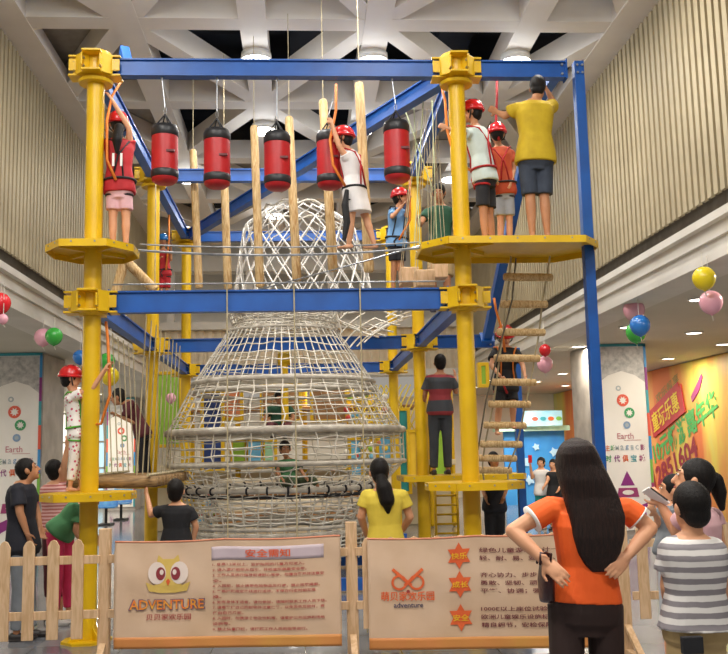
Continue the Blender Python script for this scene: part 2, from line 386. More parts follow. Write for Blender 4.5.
# ------------------------------------------------------------------ hall shell
XLW, XRW, ZC, ZG, ZB = -3.72, 4.42, 7.0, 3.62, 4.27
YE = 24.0
def matfloor():
    m = bpy.data.materials.new('polished floor tiles'); m.use_nodes = True; N = m.node_tree.nodes; L = m.node_tree.links; b = N['Principled BSDF']
    tc = N.new('ShaderNodeTexCoord'); br = N.new('ShaderNodeTexBrick'); br.offset = 0; br.inputs['Scale'].default_value = 1
    br.inputs['Brick Width'].default_value = .8; br.inputs['Row Height'].default_value = .8; br.inputs['Mortar Size'].default_value = .006
    br.inputs['Color1'].default_value = col('#8f9094'); br.inputs['Color2'].default_value = col('#7d7f86'); br.inputs['Mortar'].default_value = col('#6c6a68')
    n = N.new('ShaderNodeTexNoise'); n.inputs['Scale'].default_value = 1.4; n.inputs['Detail'].default_value = 5
    mx = N.new('ShaderNodeMix'); mx.data_type = 'RGBA'; mx.blend_type = 'MULTIPLY'; mx.inputs[0].default_value = .35
    L.new(tc.outputs['Object'], br.inputs['Vector']); L.new(tc.outputs['Object'], n.inputs[0])
    L.new(br.outputs['Color'], mx.inputs[6]); L.new(n.outputs['Fac'], mx.inputs[7]); L.new(mx.outputs[2], b.inputs['Base Color'])
    b.inputs['Roughness'].default_value = .13; return m
struct('floor', MB().box((-14,-3,-.1),(14,36,0)), matfloor())
RIB = mat('beige ribbed panel', '#ab9d7e', '#9e9072', .6, scale=1.5)
CEILW = mat('white ceiling beam', '#dcd4c9', '#d2c9bd', .7, scale=1.2)
DARKC = mat('dark plenum', '#22262e', '#30343c', .9, scale=2)
GREYS = mat('grey recess', '#6f685e', '#5f594f', .8)
AISLE = mat('aisle ceiling paint', '#c9c4b6', '#c0bbac', .7, scale=1)
def wall_ribs(name, X, sgn):
    mb = MB(); mb.box((min(X, X+sgn*.3), 2, ZB+.12), (max(X, X+sgn*.3), YE, ZC+.6))
    y = 3.0
    while y < YE:
        a, b = X - sgn*.045, X
        mb.box((min(a,b), y, ZB), (max(a,b), y+.098, ZC+.3)); y += .16
    struct(name, mb, RIB)
wall_ribs('wall_left', XLW, -1); wall_ribs('wall_right', XRW, 1)
for nm, X, g in (('trim_1', XLW, -1), ('trim_2', XRW, 1)):
    mb = MB()
    def bx(x0, x1, z0, z1):
        a, b = X + g*x0, X + g*x1; mb.box((min(a,b), 2, z0), (max(a,b), YE, z1))
    bx(.12, .5, ZB-.17, ZB+.13); struct(nm, mb, GREYS)
    mb = MB(); bx(-.05,.5,ZB-.26,ZB-.17); bx(.03,.5,ZB-.40,ZB-.26); bx(-.02,.5,ZB-.44,ZB-.40); bx(.02,.5,ZG,ZB-.44); bx(-.02,.5,ZG-.02,ZG+.06)
    struct(nm.replace('1','3').replace('2','4'), mb, WHITE)
struct('wall_left_recess', MB().box((XLW-.35,2,ZG),(XLW-.3,YE,ZB+.3)), GREYS)
# aisle ceilings
struct('ceiling_left_aisle', MB().box((-13,2,ZG),(XLW-.3,35,ZG+.15)), AISLE)
struct('ceiling_right_aisle', MB().box((XRW+.3,2,ZG),(13,35,ZG+.15)), AISLE)
# main ceiling lattice
mb = MB(); XS = [XLW+.12,-2.12,-.55,1.02,2.98,XRW-.12]; YS = [5.67+2.75*i for i in range(-2,7)]
for x in (XLW, XRW): mb.box((x-.42,0,ZC-.004),(x+.42,YE,ZC+.2))
for x in XS: mb.box((x-.17,0,ZC-.0),(x+.17,YE,ZC+.34))
for y in YS: mb.box((XLW-.3,y-.16,ZC+.004),(XRW+.3,y+.16,ZC+.344))
for i in range(5):
    for j in range(len(YS)-1):
        q = (i+j) % 2 == 1
        a = V((XS[i+(not q)],YS[j],ZC+.176)); b = V((XS[i+q],YS[j+1],ZC+.176)); mb.bar(a, b, .26, .335)
struct('ceiling', mb, CEILW)
mb = MB(); mb.box((-5,2,ZC+1.5),(5.5,YE,ZC+1.6))
for y in range(3, 24, 2): mb.box((-4.5,y,ZC+.9),(4.8,y+.35,ZC+1.2))
for x in (-3.2,-.1,2.1): mb.box((x,2,ZC+.75),(x+.5,YE,ZC+1.1))
struct('ceiling_plenum', mb, DARKC)
mb = MB()
for i, j in [(a_,b_) for a_ in range(5) for b_ in (-1,0,1)] + [(0,2),(1,4),(3,3),(2,5),(0,4),(4,4),(0,3),(4,3),(2,4)]:
    mb.box((XS[i]+.16,YS[j+2]+.15,ZC+.36),(XS[i+1]-.16,YS[j+3]-.15,ZC+.40))
struct('ceiling_panels', mb, mat('grey ceiling board', '#9c958c', '#918a81', .8))
# end wall with ribs and balcony bands
mb = MB(); x = XLW-.2
mb.box((XLW-.3,YE+.05,3.75),(XRW+.3,YE+.3,4.85))
while x < XRW+.2: mb.box((x,YE-.02,3.72),(x+.11,YE+.06,4.85)); x += .22
struct('wall_back', mb, mat('end wall ribs', '#e2d3b8', '#d6c6a9', .6))
mb = MB(); mb.box((XLW-.3,YE-.2,4.85),(XRW+.3,YE+.3,5.05)); mb.box((XLW-.3,YE-.3,5.6),(XRW+.3,YE-.15,5.75)); mb.box((XLW-.3,YE+1.5,5.05),(XRW+.3,YE+1.6,8.6))
for xx in (-3.4,-1.4,.7,2.7,4.2): mb.box((xx,YE-.2,5.05),(xx+.18,YE,7.4))
mb.box((XLW-.3,YE-.25,6.35),(XRW+.3,YE+.2,6.75)); struct('trim_5', mb, WHITE)
struct('trim_6', MB().box((XLW-.3,YE-.32,3.60),(XRW+.3,YE+.3,3.75)), WHITE)
SHOPW = mat('bright shop wall', '#f2ecdf', '#e6dccb', .5, scale=.8)
struct('wall_far', MB().box((-14,33.5,0),(14,33.8,3.62)), SHOPW)
struct('wall_outer_left', MB().box((-11.2,2,0),(-11,34,3.62)), mat('pale aisle wall', '#dcd9d4', '#c8c6c4', .5, scale=.6))
# ------------------------------------------------------------------ lamps
LAMP = mat('lit lamp lens', '#fffaf0', '#fffaf0', .3, emit=22)
LRIM = mat('lamp rim', '#e8e6e0', '#dcdad4', .4)
def area(loc, size, power, c=(1,.95,.88), down=True, rot=None, spread=PI):
    l = bpy.data.lights.new('lamp_light', 'AREA'); l.shape = 'DISK'; l.size = size; l.energy = power; l.color = c; l.spread = spread
    o = bpy.data.objects.new('lamp_light', l); COL.objects.link(o); o.location = loc
    if rot: o.rotation_euler = rot
    return o
def ceiling_lamp(x, y, power, label):
    t = thing('ceiling_lamp', (x,y,ZC-.09), label, 'ceiling lamp', 'bright spotlights under the ceiling lattice')
    MB().lathe([(.19,-.001),(.21,-.02),(.20,.09),(.02,.09)], (x,y,ZC-.09), 24).build('housing', LRIM, t, True)
    MB().lathe([(.195,-.035),(.195,-.022)], (x,y,ZC-.09), 24).build('lens', LAMP, t)
    area((x,y,ZC-.14), .3, power*.8)
    l = bpy.data.lights.new('lamp_glow', 'POINT'); l.energy = power*.35; l.color = (.88,.94,1); l.shadow_soft_size = .15
    o = bpy.data.objects.new('lamp_glow', l); COL.objects.link(o); o.location = (x,y,ZC-.32)
where = {(1,2):'over the first punching bags',(2,2):'behind the lattice centre, level with the black hooks',(3,2):'nearest the blue corner post, over the boy platform',
         (1,3):'second row back, over the net tower',(2,3):'second row back, behind the hanging logs'}
for i, j in ((2,2),(3,2),(4,2),(2,3),(3,3),(1,1),(2,1),(3,1),(4,1),(1,0),(3,0),(2,5),(4,4),(1,4),(1,-1),(3,-1),(2,-2),(4,-2)):  # strong rows nearest the camera are out of view, added to brighten the foreground
    ceiling_lamp(XS[i], YS[j+2]+.85, 62 if j > 1 else 75 if j > -1 else 210, 'bright white spotlight under the ceiling lattice')
# warm lamp glowing above the left front pole
wx = at(96, 50, 9.6); area((wx.x-.1, 9.5, ZC+.55), .3, 60, (1,.72,.3))
def downlight(x, y, p=0):
    t = thing('downlight', (x,y,ZG-.012), 'round recessed downlight in the aisle ceiling', 'downlight', 'round downlights in the aisle ceilings')
    MB().lathe([(.13,0),(.15,-.012),(.16,.01),(.02,.01)], (x,y,ZG-.012), 20).build('rim', LRIM, t, True)
    MB().lathe([(.125,-.006),(.125,.004)], (x,y,ZG-.012), 20).build('lens', mat('downlight lens', '#fff6e2', '#fff6e2', .3, emit=9), t)
    if p: area((x,y,ZG-.04), .25, p, (1,.9,.72))
for r, y in enumerate((9.5,12.2,15,17.8,20.6,23.4,26.2,29)):
    for i, x in enumerate((-9.2,-6.2)): downlight(x, y, 120 if (r+i) % 2 == 0 else 0)
    for i, x in enumerate((5.4,6.9,8.3)): downlight(x + .0, y + (.9 if i == 1 else 0), 95 if (r+i) % 3 == 0 else 0)
W = bpy.data.worlds.new('hall ambience'); SC.world = W; W.use_nodes = True
W.node_tree.nodes['Background'].inputs[0].default_value = (1,.92,.82,1); W.node_tree.nodes['Background'].inputs[1].default_value = .42
# lamps behind the open back rows
area((0,28,3.3), 1.2, 170, (1,.92,.78)); area((-8,27,3.2), 1, 80, (1,.96,.9)); area((6.5,26,3.2), .8, 110, (1,.96,.9))
area((.5,21,3.5), .6, 90, (1,.92,.78))
# ------------------------------------------------------------------ blue and yellow frame
X1, X2, XB = -1.985, 1.600, 2.865
YY = (8.96, 12.57, 16.22); ZT, ZM = 5.473, 3.126
PR = .084
def pole(x, y, label, wings):
    t = thing('support_pole', (x,y,0), label, 'pole')
    MB().tube([(x,y,0),(x,y,ZT+.02)], PR, 28).build('shaft', YEL, t, 2)
    b = MB(); b.prism([(.23*math.cos(PI/4*i+PI/8), .23*math.sin(PI/4*i+PI/8)) for i in range(8)], (x,y,0), (1,0,0), (0,1,0), (0,0,.025))
    for i in range(4):
        a = PI/2*i+PI/4; b.prism([(.07,0),(.2,0),(.07,.13)], (x,y,.025), (math.cos(a),math.sin(a),0), (0,0,1), (-.012*math.sin(a), .012*math.cos(a), 0))
    b.build('base_plate', YEL, t)
    for z, big in ((ZT, 1), (ZM, 0)):
        c = MB(); h = .11
        c.lathe([(.115,-h-.02),(.135,-h),(.135,h-.02),(.115,h)], (x,y,z), 28)
        if big: c.lathe([(.02,h),(.15,h),(.15,h+.035),(.11,h+.055),(.02,h+.055)], (x,y,z), 28); c.lathe([(.16,-h-.06),(.17,-h-.03),(.13,-h-.02)], (x,y,z), 28)
        for i in range(4):
            a = PI/2*i; d = V((math.cos(a),math.sin(a),0)); s = V((-d.y,d.x,0))
            c.bar(V((x,y,z+h*.85))+d*.10, V((x,y,z+h*.85))+d*.25, .18, .02); c.bar(V((x,y,z-h*.9))+d*.10, V((x,y,z-h*.9))+d*.25, .18, .02)
            for q in (-1,1):
                c.bar(V((x,y,z))+d*.1+s*q*.088, V((x,y,z))+d*.245+s*q*.088, .014, .12)
        for i in range(4):
            a = PI/2*i+PI/4; d = V((math.cos(a),math.sin(a),0)); c.bar(V((x,y,z))+d*.12, V((x,y,z))+d*.19, .13, .20)
        co = c.build('collar', YEL, t, bevel=.004)
        c = MB()
        for i in range(8):
            a = PI/4*i+PI/8; d = V((math.cos(a),math.sin(a),0)); s = V((-d.y,d.x,0))
            c.tube([V((x,y,z+.03))+d*.2, V((x,y,z+.03))+d*.222], .014, 6); c.tube([V((x,y,z-.05))+d*.2, V((x,y,z-.05))+d*.222], .014, 6)
        c.build('bolts', STEEL, co)
    return t
PN = {(0,0):'front left yellow steel pole with two round-cornered platforms',(1,0):'front right yellow steel pole with the wide upper platform',
      (0,1):'middle left yellow pole behind the hanging rope bridge',(1,1):'middle right yellow pole left of the man in the striped shirt',
      (0,2):'rear left yellow pole seen just left of the net tower',(1,2):'rear right yellow pole seen just right of the net tower'}
for i, x in enumerate((X1, X2)):
    for j, y in enumerate(YY): pole(x, y, PN[(i,j)], None)
def beam(a, b, label, h=.175, w=.11, ends=.16):
    a, b = V(a), V(b); d = (b-a).normalized(); a2, b2 = a + d*ends, b - d*ends
    t = thing('steel_beam', (a2+b2)/2, label, 'beam'); c = MB()
    u = V((0,0,1))
    c.bar(a2+u*(h/2-.008), b2+u*(h/2-.008), w, .016); c.bar(a2-u*(h/2-.008), b2-u*(h/2-.008), w, .016); c.bar(a2, b2, w*.55, h-.03)
    c.build('flanges', BLU, t)
    c = MB()
    for p, q in ((a2, 1), (b2, -1)):
        c.bar(p+d*q*.0, p+d*q*.012, w+.03, h+.03)
    c.build('end_plates', BLU, t)
    c = MB()
    for p, q in ((a2, 1), (b2, -1)):
        s = d.cross(u)
        for k in (-1,1):
            for m_ in (-1,1): c.tube([p+d*q*.05+s*(k*w*.28)+u*(m_*h*.28), p+d*q*.05+s*(k*w*.52)+u*(m_*h*.28)], .013, 6)
    c.build('bolts', STEEL, t); return t
lv = {ZT:'top', ZM:'middle'}
beam((X1,YY[0],ZT),(X2,YY[0],ZT),'blue top beam at the front that carries the punching bags')
beam((X2,YY[0],ZT),(XB,YY[0],ZT),'short blue top beam from right yellow pole to the blue corner post',ends=.13)
beam((X1,YY[0],ZM),(X2,YY[0],ZM),'long blue front beam at mid height under the tightrope', h=.21)
beam((X1,YY[1],ZT),(X2,YY[1],ZT),'blue top beam across the middle row of poles')
beam((X1,YY[1],ZM),(X2,YY[1],ZM),'blue mid-height beam across the middle row, passing the net tower')
beam((X1,YY[2],ZT),(X2,YY[2],ZT),'blue top beam across the rear row of poles')
beam((X1,YY[2],ZM),(X2,YY[2],ZM),'blue mid-height beam across the rear row, seen through the net')
for z, n in ((ZT,'top'),(ZM,'mid-height')):
    beam((X1,YY[0],z),(X1,YY[1],z),'blue %s side beam running back from front left pole' % n); beam((X1,YY[1],z),(X1,YY[2],z),'blue %s side beam between the two rear left poles' % n)
    beam((X2,YY[0],z),(X2,YY[1],z),'blue %s side beam running back from front right pole' % n); beam((X2,YY[1],z),(X2,YY[2],z),'blue %s side beam between the two rear right poles' % n)
beam((X2,YY[0],ZT),(X1,YY[2],ZT),'diagonal blue top brace from front right to rear left pole',w=.12)
sx = at(503,345,YY[1]).x
beam((X2,YY[1],ZM),(sx,YY[1],ZM),'short blue mid-height beam sticking out right of middle pole',ends=.13)
t = thing('steel_post', (XB,YY[0],0), 'tall square blue corner post at the front right', 'post')
MB().box((XB-.05,YY[0]-.05,0),(XB+.05,YY[0]+.05,ZT+.09)).build('shaft', BLU, t, bevel=.004)
MB().box((XB-.14,YY[0]-.14,0),(XB+.14,YY[0]+.14,.02)).build('foot_plate', BLU, t)
c = MB()
for q in (-1,1):
    for m_ in (-1,1): c.tube([(XB+q*.025,YY[0]-.055,ZT+m_*.04),(XB+q*.025,YY[0]-.07,ZT+m_*.04)], .013, 6)
c.build('bolts', STEEL, t)
qx = at(520,450,YY[1]).x
t = thing('steel_post', (qx,YY[1],0), 'lower blue post behind the bottom rungs of the ladder', 'post')
MB().box((qx-.05,YY[1]-.05,0),(qx+.05,YY[1]+.05,ZM-.1)).build('shaft', BLU, t, bevel=.004)
MB().box((qx-.13,YY[1]-.13,0),(qx+.13,YY[1]+.13,.02)).build('foot_plate', BLU, t)
a = at(535,79,9.8); a.z = ZT-.02; b = at(487,338,YY[1]-.2)
t = thing('steel_brace', (a+b)/2, 'slanting dark blue brace behind the man in yellow', 'brace')
MB().bar(a, b, .11, .11).build('bar', BLU, t, bevel=.004)
MB().bar((a.x,YY[0]+.06,a.z),(a.x,a.y+.04,a.z),.1,.1).build('bracket', BLU, t)
MB().bar(a, a+(b-a).normalized()*.02, .18, .18).build('end_plate', BLU, t); MB().bar(b, b-(b-a).normalized()*.02, .18, .18).build('end_plate', BLU, t)
# stub uprights over the top beam
for px, X in ((128, None),):
    p = at(px, 66, YY[0]+.3); q = at(px-4, 50, YY[0]+.5)
    tag(MB().bar(p, q, .09, .09).build('beam_stub', BLU, loc=p), 'small blue steel stub rising over the top beam %s' % ('beside the left pole' if px < 200 else 'beside the right pole'), 'stub')
# platforms
def platform(poly, z, label, loc, th=.068, hole=None):
    t = thing('platform', (*loc, z), label, 'platform'); n = len(poly)
    cx = sum(p[0] for p in poly)/n; cy = sum(p[1] for p in poly)/n
    MB().prism(poly, (0,0,z-.012), (1,0,0), (0,1,0), (0,0,.014)).build('deck', YEL, t)
    c = MB()
    for i in range(n):
        a, b = V((*poly[i], z-th/2)), V((*poly[(i+1) % n], z-th/2)); c.bar(a, b, .012, th, (0,0,1))
    c.build('rim', YEL, t)
    for i in range(n):
        a, b = V((*poly[i], z-th*.35)), V((*poly[(i+1) % n], z-th*.35)); m_ = max(2, int((b-a).length/.25))
        s = (b-a).normalized().cross(V((0,0,1)))
        if s.dot(a - V((cx,cy,a.z))) < 0: s = -s
        for k in range(m_):
            p = a + (b-a)*(k+.5)/m_; MB().tube([p, p + s*.012], .009, 6).build('bolt', STEEL, t)
    c = MB()
    for k in range(4):
        a = PI/2*k+PI/4; d = V((math.cos(a),math.sin(a),0)); p = V((*loc, z-.03)); c.bar(p + d*.07, p + d*.36, .03, .04)
    c.build('support_brackets', YEL, t); return t
def octo(cx, cy, rx, ry, cut=.38):
    return [(cx-rx,cy-ry*cut),(cx-rx*cut-.06,cy-ry),(cx+rx*cut+.06,cy-ry),(cx+rx,cy-ry*cut),(cx+rx,cy+ry*cut),(cx+rx*cut+.06,cy+ry),(cx-rx*cut-.06,cy+ry),(cx-rx,cy+ry*cut)]
zp = at(90,239,YY[0]-.40).z; zl = at(90,494,YY[0]-.40).z
platform(octo(X1, YY[0], .405, .42), zp, 'upper yellow octagonal platform on the front left pole', (X1,YY[0]))
platform(octo(X1, YY[0], .405, .42), zl, 'lower yellow platform on front left pole carrying the helmeted child', (X1,YY[0]))
rp = at(592,236,YY[0]).x
platform([(X2-.42,YY[0]-.16),(X2-.2,YY[0]-.42),(rp-.2,YY[0]-.42),(rp,YY[0]-.16),(rp,YY[0]+.3),(rp-.25,YY[0]+.55),(X2-.2,YY[0]+.55),(X2-.42,YY[0]+.3)], zp, 'wide upper yellow platform on the right pole holding three people', (X2,YY[0]))
platform(octo(X2+.03, YY[0], .45, .40), zl+.01, 'lower yellow platform on the front right pole, empty', (X2,YY[0]))
zl2 = at(440,475,YY[1]).z
platform([(X2-.3,YY[1]-.45),(X2+1.25,YY[1]-.45),(X2+1.35,YY[1]-.2),(X2+1.35,YY[1]+.35),(X2+1.2,YY[1]+.5),(X2-.3,YY[1]+.5)], zl2, 'long low yellow platform under the man in the striped shirt', (X2,YY[1]))
platform(octo(X1, YY[1], .42, .42), zl2+.0, 'low yellow platform on the middle left pole behind the bridge', (X1,YY[1]))
# ------------------------------------------------------------------ punching bags
RED = mat('red vinyl', '#b5161c', '#a21218', .45, scale=5, bump=.15, bscale=14)
BKV = mat('black vinyl', '#18181b', '#222226', .45)
BN = ['leftmost red punching bag near the girl in the red sports shirt','second red punching bag from the left pole','third red punching bag, between hanging logs','red punching bag grabbed by the girl in white','rightmost red punching bag beside the right yellow pole']
def bag(px, pt, pb, lab, hx, dy=0):
    Y = YY[0] + dy; top = at(px, pt, Y); bot = at(px, pb, Y); r = .128; H = top.z - bot.z
    t = thing('punching_bag', bot, lab, 'punching bag', 'red punching bags hanging from the front beam'); c = V((top.x, Y, bot.z))
    MB().lathe([(.02,0),(r*.7,.004),(r*.97,.03),(r,.07),(r*1.01,H*.5),(r,H-.05),(r*.95,H-.012),(.02,H)], c, 32).build('shell', RED, t, True)
    MB().lathe([(r+.001,.055),(r+.006,.06),(r+.006,.125),(r+.001,.13)], c, 32).build('bottom_band', BKV, t, True)
    MB().lathe([(r+.001,H-.105),(r+.006,H-.10),(r+.006,H-.035),(r*.9,H+.006),(.02,H+.008)], c, 32).build('top_band', BKV, t, True)
    s = MB(); ap = c + V((0,0,H+.13))
    for k in range(4):
        a = PI/2*k+.5; s.tube([c + V((math.cos(a)*r*.85, math.sin(a)*r*.85, H-.02)), ap], .008, 6)
    s.build('straps', HARK, t)
    s = MB(); hk_ = V((at(hx, 80, Y).x, Y, ZT-.10))
    s.tube([ap, ap+V((.012,0,.02)), ap+V((.012,0,.05)), ap+V((0,0,.07)), ap+V((-.012,0,.05)), ap+V((-.012,0,.02))], .004, 6, closed=True)
    s.tube([ap+V((0,0,.07)), hk_], .006, 6); s.tube([hk_-V((0,0,.02)), hk_+V((0,0,.03))], .012, 8); s.build('chain_and_hook', STEEL, t)
    x = MB().box((c.x+.03, Y-r-.002, c.z+H*.5), (c.x+.11, Y-r*.78, c.z+H*.5+.022)); x.build('brand_strip', mat('dark red print','#5c0c10','#5c0c10',.5), t)
    return t
for i, (px, pt, pb, hx) in enumerate(((165,127,184,162),(217,131,188,217),(277,134,190,277),(329,133,189,336),(396,123,182,392))):
    bag(px, pt, pb, BN[i], hx, .24 if i == 3 else 0)
# ------------------------------------------------------------------ hanging logs
LN = ['leftmost of the row of hanging pale logs','second hanging pale log from the left','third hanging pale log, beside the third punching bag','fourth hanging pale log, left of the girl in white','hanging pale log directly behind the girl in white','rightmost, tallest pale log in the hanging row']
ca = V((at(400,66,YY[0]+.15).x, YY[0]+.12, ZT)); cb = V((X1+.05, YY[1]-.3, ZT+.02))
for i, (tx, ty, bx_, by) in enumerate(((193,150,199,288),(224,168,228,289),(254,126,260,287),(289,117,297,281),(323,100,333,271),(359,83,369,272))):
    Y = (12.75,12.1,11.5,10.9,10.25,9.65)[i]; a = at(tx, ty, Y); b = at(bx_, by, Y)
    t = thing('hanging_log', b, LN[i], 'log', 'pale logs hanging in a row behind the punching bags'); dd = (a-b).normalized()
    MB().tube([b, b+dd*.02, a-dd*.03, a], [.045,.055,.05,.04], 18).build('log', LOG, t, 2)
    s = MB(); s.tube([a, (a.x, a.y, ZC+.02)], .005, 6); s.build('rope', ROPE, t)
for (ax_, ay_, bx_, by_, lab) in ((124,262,108,292,'short slanted log swing left of the middle pole'),(127,262,147,290,'short slanted log swing beside the middle left pole'),):
    Y = 10.6; a = at(ax_, ay_, Y); b = at(bx_+8, by_, Y)
    t = thing('swing_log', (a+b)/2, lab, 'log', None); MB().tube([a, b], .055, 16).build('log', LOG, t, 2)
    MB().tube([a, (a.x, a.y, ZT-.12)], .007, 5).tube([b, (b.x, b.y, ZT-.12)], .007, 5).build('rope', ROPE, t)
# ------------------------------------------------------------------ cables and ropes
def rope(pts, r, label, name='rope', m=ROPE, cat='rope', group=None, sag=0):
    pts = [V(p) for p in pts]
    if sag:
        a, b = pts[0], pts[-1]; pts = [a.lerp(b, i/16) - V((0,0,sag*4*(i/16)*(1-i/16))) for i in range(17)]
    return tag(MB().tube(pts, r, 6).build(name, m, loc=pts[0]), label, cat, group)
rope([(X1+.43,YY[0],zp-.02),(X2-.42,YY[0],zp-.02)], .012, 'lower steel tightrope the girl in white stands on', 'tightrope', STEEL, 'cable', sag=.06)
rope([(X1+.43,YY[0]+.1,zp+.06),(X2-.42,YY[0]+.1,zp+.06)], .008, 'thin second cable just above the tightrope', 'steel_cable', STEEL, 'cable', sag=.04)
rope([(X1+.2,YY[0]-.09,ZM+.16),(X2-.2,YY[0]-.09,ZM+.16)], .008, 'thin dark cable running just over the front mid-height beam', 'steel_cable', STEEL, 'cable')
rope([at(250,292,10.5), at(340,268,9.6), at(430,243,9.2)], .008, 'thin slanting cable rising behind the tightrope to the right', 'steel_cable', STEEL, 'cable')
RL = ['long thin rope hanging down left part of net tower','long thin rope hanging in front of net tower centre','long thin rope hanging beside right edge of net tower']
for i, px in enumerate((227,294,360)):
    p = at(px, 290, YY[0]-.09); rope([(p.x, YY[0]-.085, ZM+.16),(p.x, YY[0]-.085, .01)], .007, RL[i], m=ROPE)
for j in range(9):                     # ropes of the low bridge on the left
    y = YY[0] + .55 + j*.33
    for q in (-1, 1):
        rope([(X1+.30*q+.12, y, ZM-.05),(X1+.22*q+.12, y, zl+.14)], .007, 'thin hanger rope of the low log bridge on the left', 'hanger_rope', ROPE, 'rope', 'hanger ropes of the low log bridge')
t = thing('log_bridge', (X1+.1, YY[0]+.4, zl), 'low wooden plank bridge between front left and middle left poles', 'bridge')
for j in range(12):
    y = YY[0] + .5 + j*.235; MB().tube([(X1-.32,y,zl+.07),(X1+.55,y,zl+.07)], .055, 10).build('plank', PLANK, t, True)
MB().tube([(X1-.24,YY[0]+.35,zl+.14),(X1-.24,YY[1]-.3,zl+.14)], .016, 6).tube([(X1+.48,YY[0]+.35,zl+.14),(X1+.48,YY[1]-.3,zl+.14)], .016, 6).build('edge_ropes', ROPE, t)
# swinging wooden steps right of centre, hung from the top right side beam
for i, (px, py, Y) in enumerate(((409,277,10.3),(424,280,9.9),(438,272,10.8))):
    b = at(px, py, Y); t = thing('hanging_step', b, ['small pale wooden step hanging nearest the child in blue','wooden box step hanging in the middle of three','broad wooden step hanging below the man in green'][i], 'step', 'wooden steps hanging right of the tightrope')
    MB().box((b.x-.10,Y-.14,b.z-.09),(b.x+.10,Y+.14,b.z+.09)).build('block', WOOD, t, bevel=.01)
    s = MB()
    for q in (-1,1):
        for m_ in (-1,1): s.tube([(b.x+q*.085,Y+m_*.12,b.z+.09),(X2+(b.x-X2)*.5+q*.05,Y+m_*.12,ZT-.085)], .004, 5)
    s.build('rope', ROPE, t)
for i, (a, b) in enumerate(((at(413,88,9.9),at(420,245,9.6)),(at(424,90,9.6),at(414,250,9.5)),(at(432,100,10.2),at(437,250,9.9)),(at(405,110,10.4),at(433,190,9.9)))):
    rope([a, b], .006, 'pale green rope of the crossing beside right pole', m=mat('pale green rope','#c3cba0','#9fa87c',.8), group='pale ropes left of the right pole')
# ------------------------------------------------------------------ rope ladder
RG = [(528,277,49),(524,304,47),(521,332,48),(517,358,46),(513.5,382,45),(509.5,404,42),(505,425,42.5),(501,444,42),(497.5,458,38),(495,470,33.5)]
t = thing('rope_ladder', at(528,258,8.9), 'rope ladder with round wooden rungs under the wide platform', 'ladder'); ends = []
for i, (px, py, w) in enumerate(RG):
    Y = 9.25 + i*.17; L = at(px-w/2, py, Y); R = at(px+w/2, py+.5, Y)
    MB().tube([L, L+(R-L)*.03, R-(R-L)*.03, R], [.030,.040,.040,.030], 14).build('rung', LOG, t, 2)
    ends.append((L+(R-L)*.12, R-(R-L)*.12))
s = MB(); pa, pb = at(511,256,9.25), at(550,256,9.25)
s.tube([pa]+[e[0] for e in ends]+[at(484,480,11.4)], .010, 6); s.tube([pb]+[e[1] for e in ends]+[at(508,480,11.4)], .010, 6)
s.build('side_ropes', ROPE, t)
rope([at(516,258,9.3), at(512,300,9.35), at(486,400,9.9), at(478,450,10.5)], .009, 'grey rope slanting beside the left of the ladder', m=mat('grey rope','#77705f','#5d5749',.8))
# ------------------------------------------------------------------ net tower
TY = YY[1]+.15
def tp_(px, py): p = at(px, py, TY); return p
S_ = F/TY*.985
RN = [(284,326,50,.018),(283,333,55,.020),(284,384,88,.034),(284,393,91,.024),(286,432,114,.045),(287,436,110,.02),(287,463,114,.032),(282,487,97,.034),(280,523,84,.022),(280,529,82,.030)]
t = thing('climbing_net_tower', (tp_(284,450).x, TY, 0), 'big white rope net tower shaped like a lantern in the middle', 'climbing net')
ring = []
for i, (px, py, r, tr) in enumerate(RN):
    c = tp_(px, py); R = r/S_; ring.append((c, R))
    MB().tube([c + V((R*math.cos(2*PI*k/56), R*math.sin(2*PI*k/56), 0)) for k in range(56)], tr, 10, closed=True).build('ring', PAD, t, True)
c, R = ring[7]
for k in range(34):
    s = MB()
    a = 2*PI*k/34; d = V((math.cos(a), math.sin(a), 0)); u = V((-d.y, d.x, 0))
    s.tube([c + d*R + (d*math.cos(q*PI/4) + V((0,0,1))*math.sin(q*PI/4))*.040 - u*.022 + u*.0 for q in range(8)], .014, 5, closed=True)
    s.build('black_lashing', HARK, t)
MB().tube([c + V((R*math.cos(2*PI*k/56)*.97, R*math.sin(2*PI*k/56)*.97, -.075)) for k in range(56)], .022, 8, closed=True).build('steel_hoop', BLK, t, True)
def rings_net(path, nv, nh, r, jit=.0, name='net', diag=False, m=WROPE):
    """net between successive (centre, radius) hoops"""
    s = MB()
    def pt(u, a):
        u = min(max(u, 0), len(path)-1.0001); i = int(u); f = u-i; c = path[i][0].lerp(path[i+1][0], f); R = lerp(path[i][1], path[i+1][1], f)
        sag = -.0
        return c + V((R*math.cos(a), R*math.sin(a), 0))
    n = len(path)-1
    if diag:
        for k in range(nv):
            for g in (-1, 1): s.tube([pt(n*j/16, 2*PI*k/nv + g*2*PI*diag*j/16) + V((random.uniform(-jit,jit), 0, random.uniform(-jit,jit))) for j in range(17)], r, 4, cap=False)
    else:
        for k in range(nv):
            a = 2*PI*k/nv; st = 4*n; s.tube([pt(n*j/st, a + random.uniform(-jit,jit)) for j in range(st+1)], r, 4, cap=False)
        for j in range(1, nh):
            s.tube([pt(n*j/nh, 2*PI*k/48) + V((0,0,random.uniform(-jit,jit))) for k in range(48)], r, 4, closed=True)
    return s.build(name, m, t)
rings_net([ring[0], ring[1], ring[2]], 60, 12, .008, .014)
rings_net([ring[2], ring[4]], 44, 7, .0075, .02)
rings_net([ring[4], ring[6]], 38, 4, .008, .02)
rings_net([ring[6], ring[7]], 38, 4, .008, .03)
rings_net([ring[7], ring[8], (ring[9][0]-V((0,0,.35)), ring[9][1]*.98)], 46, 14, .010, .018)
top = tp_(286, 311); rings_net([(top, 58/S_), ring[0]], 46, 7, .010, .03)
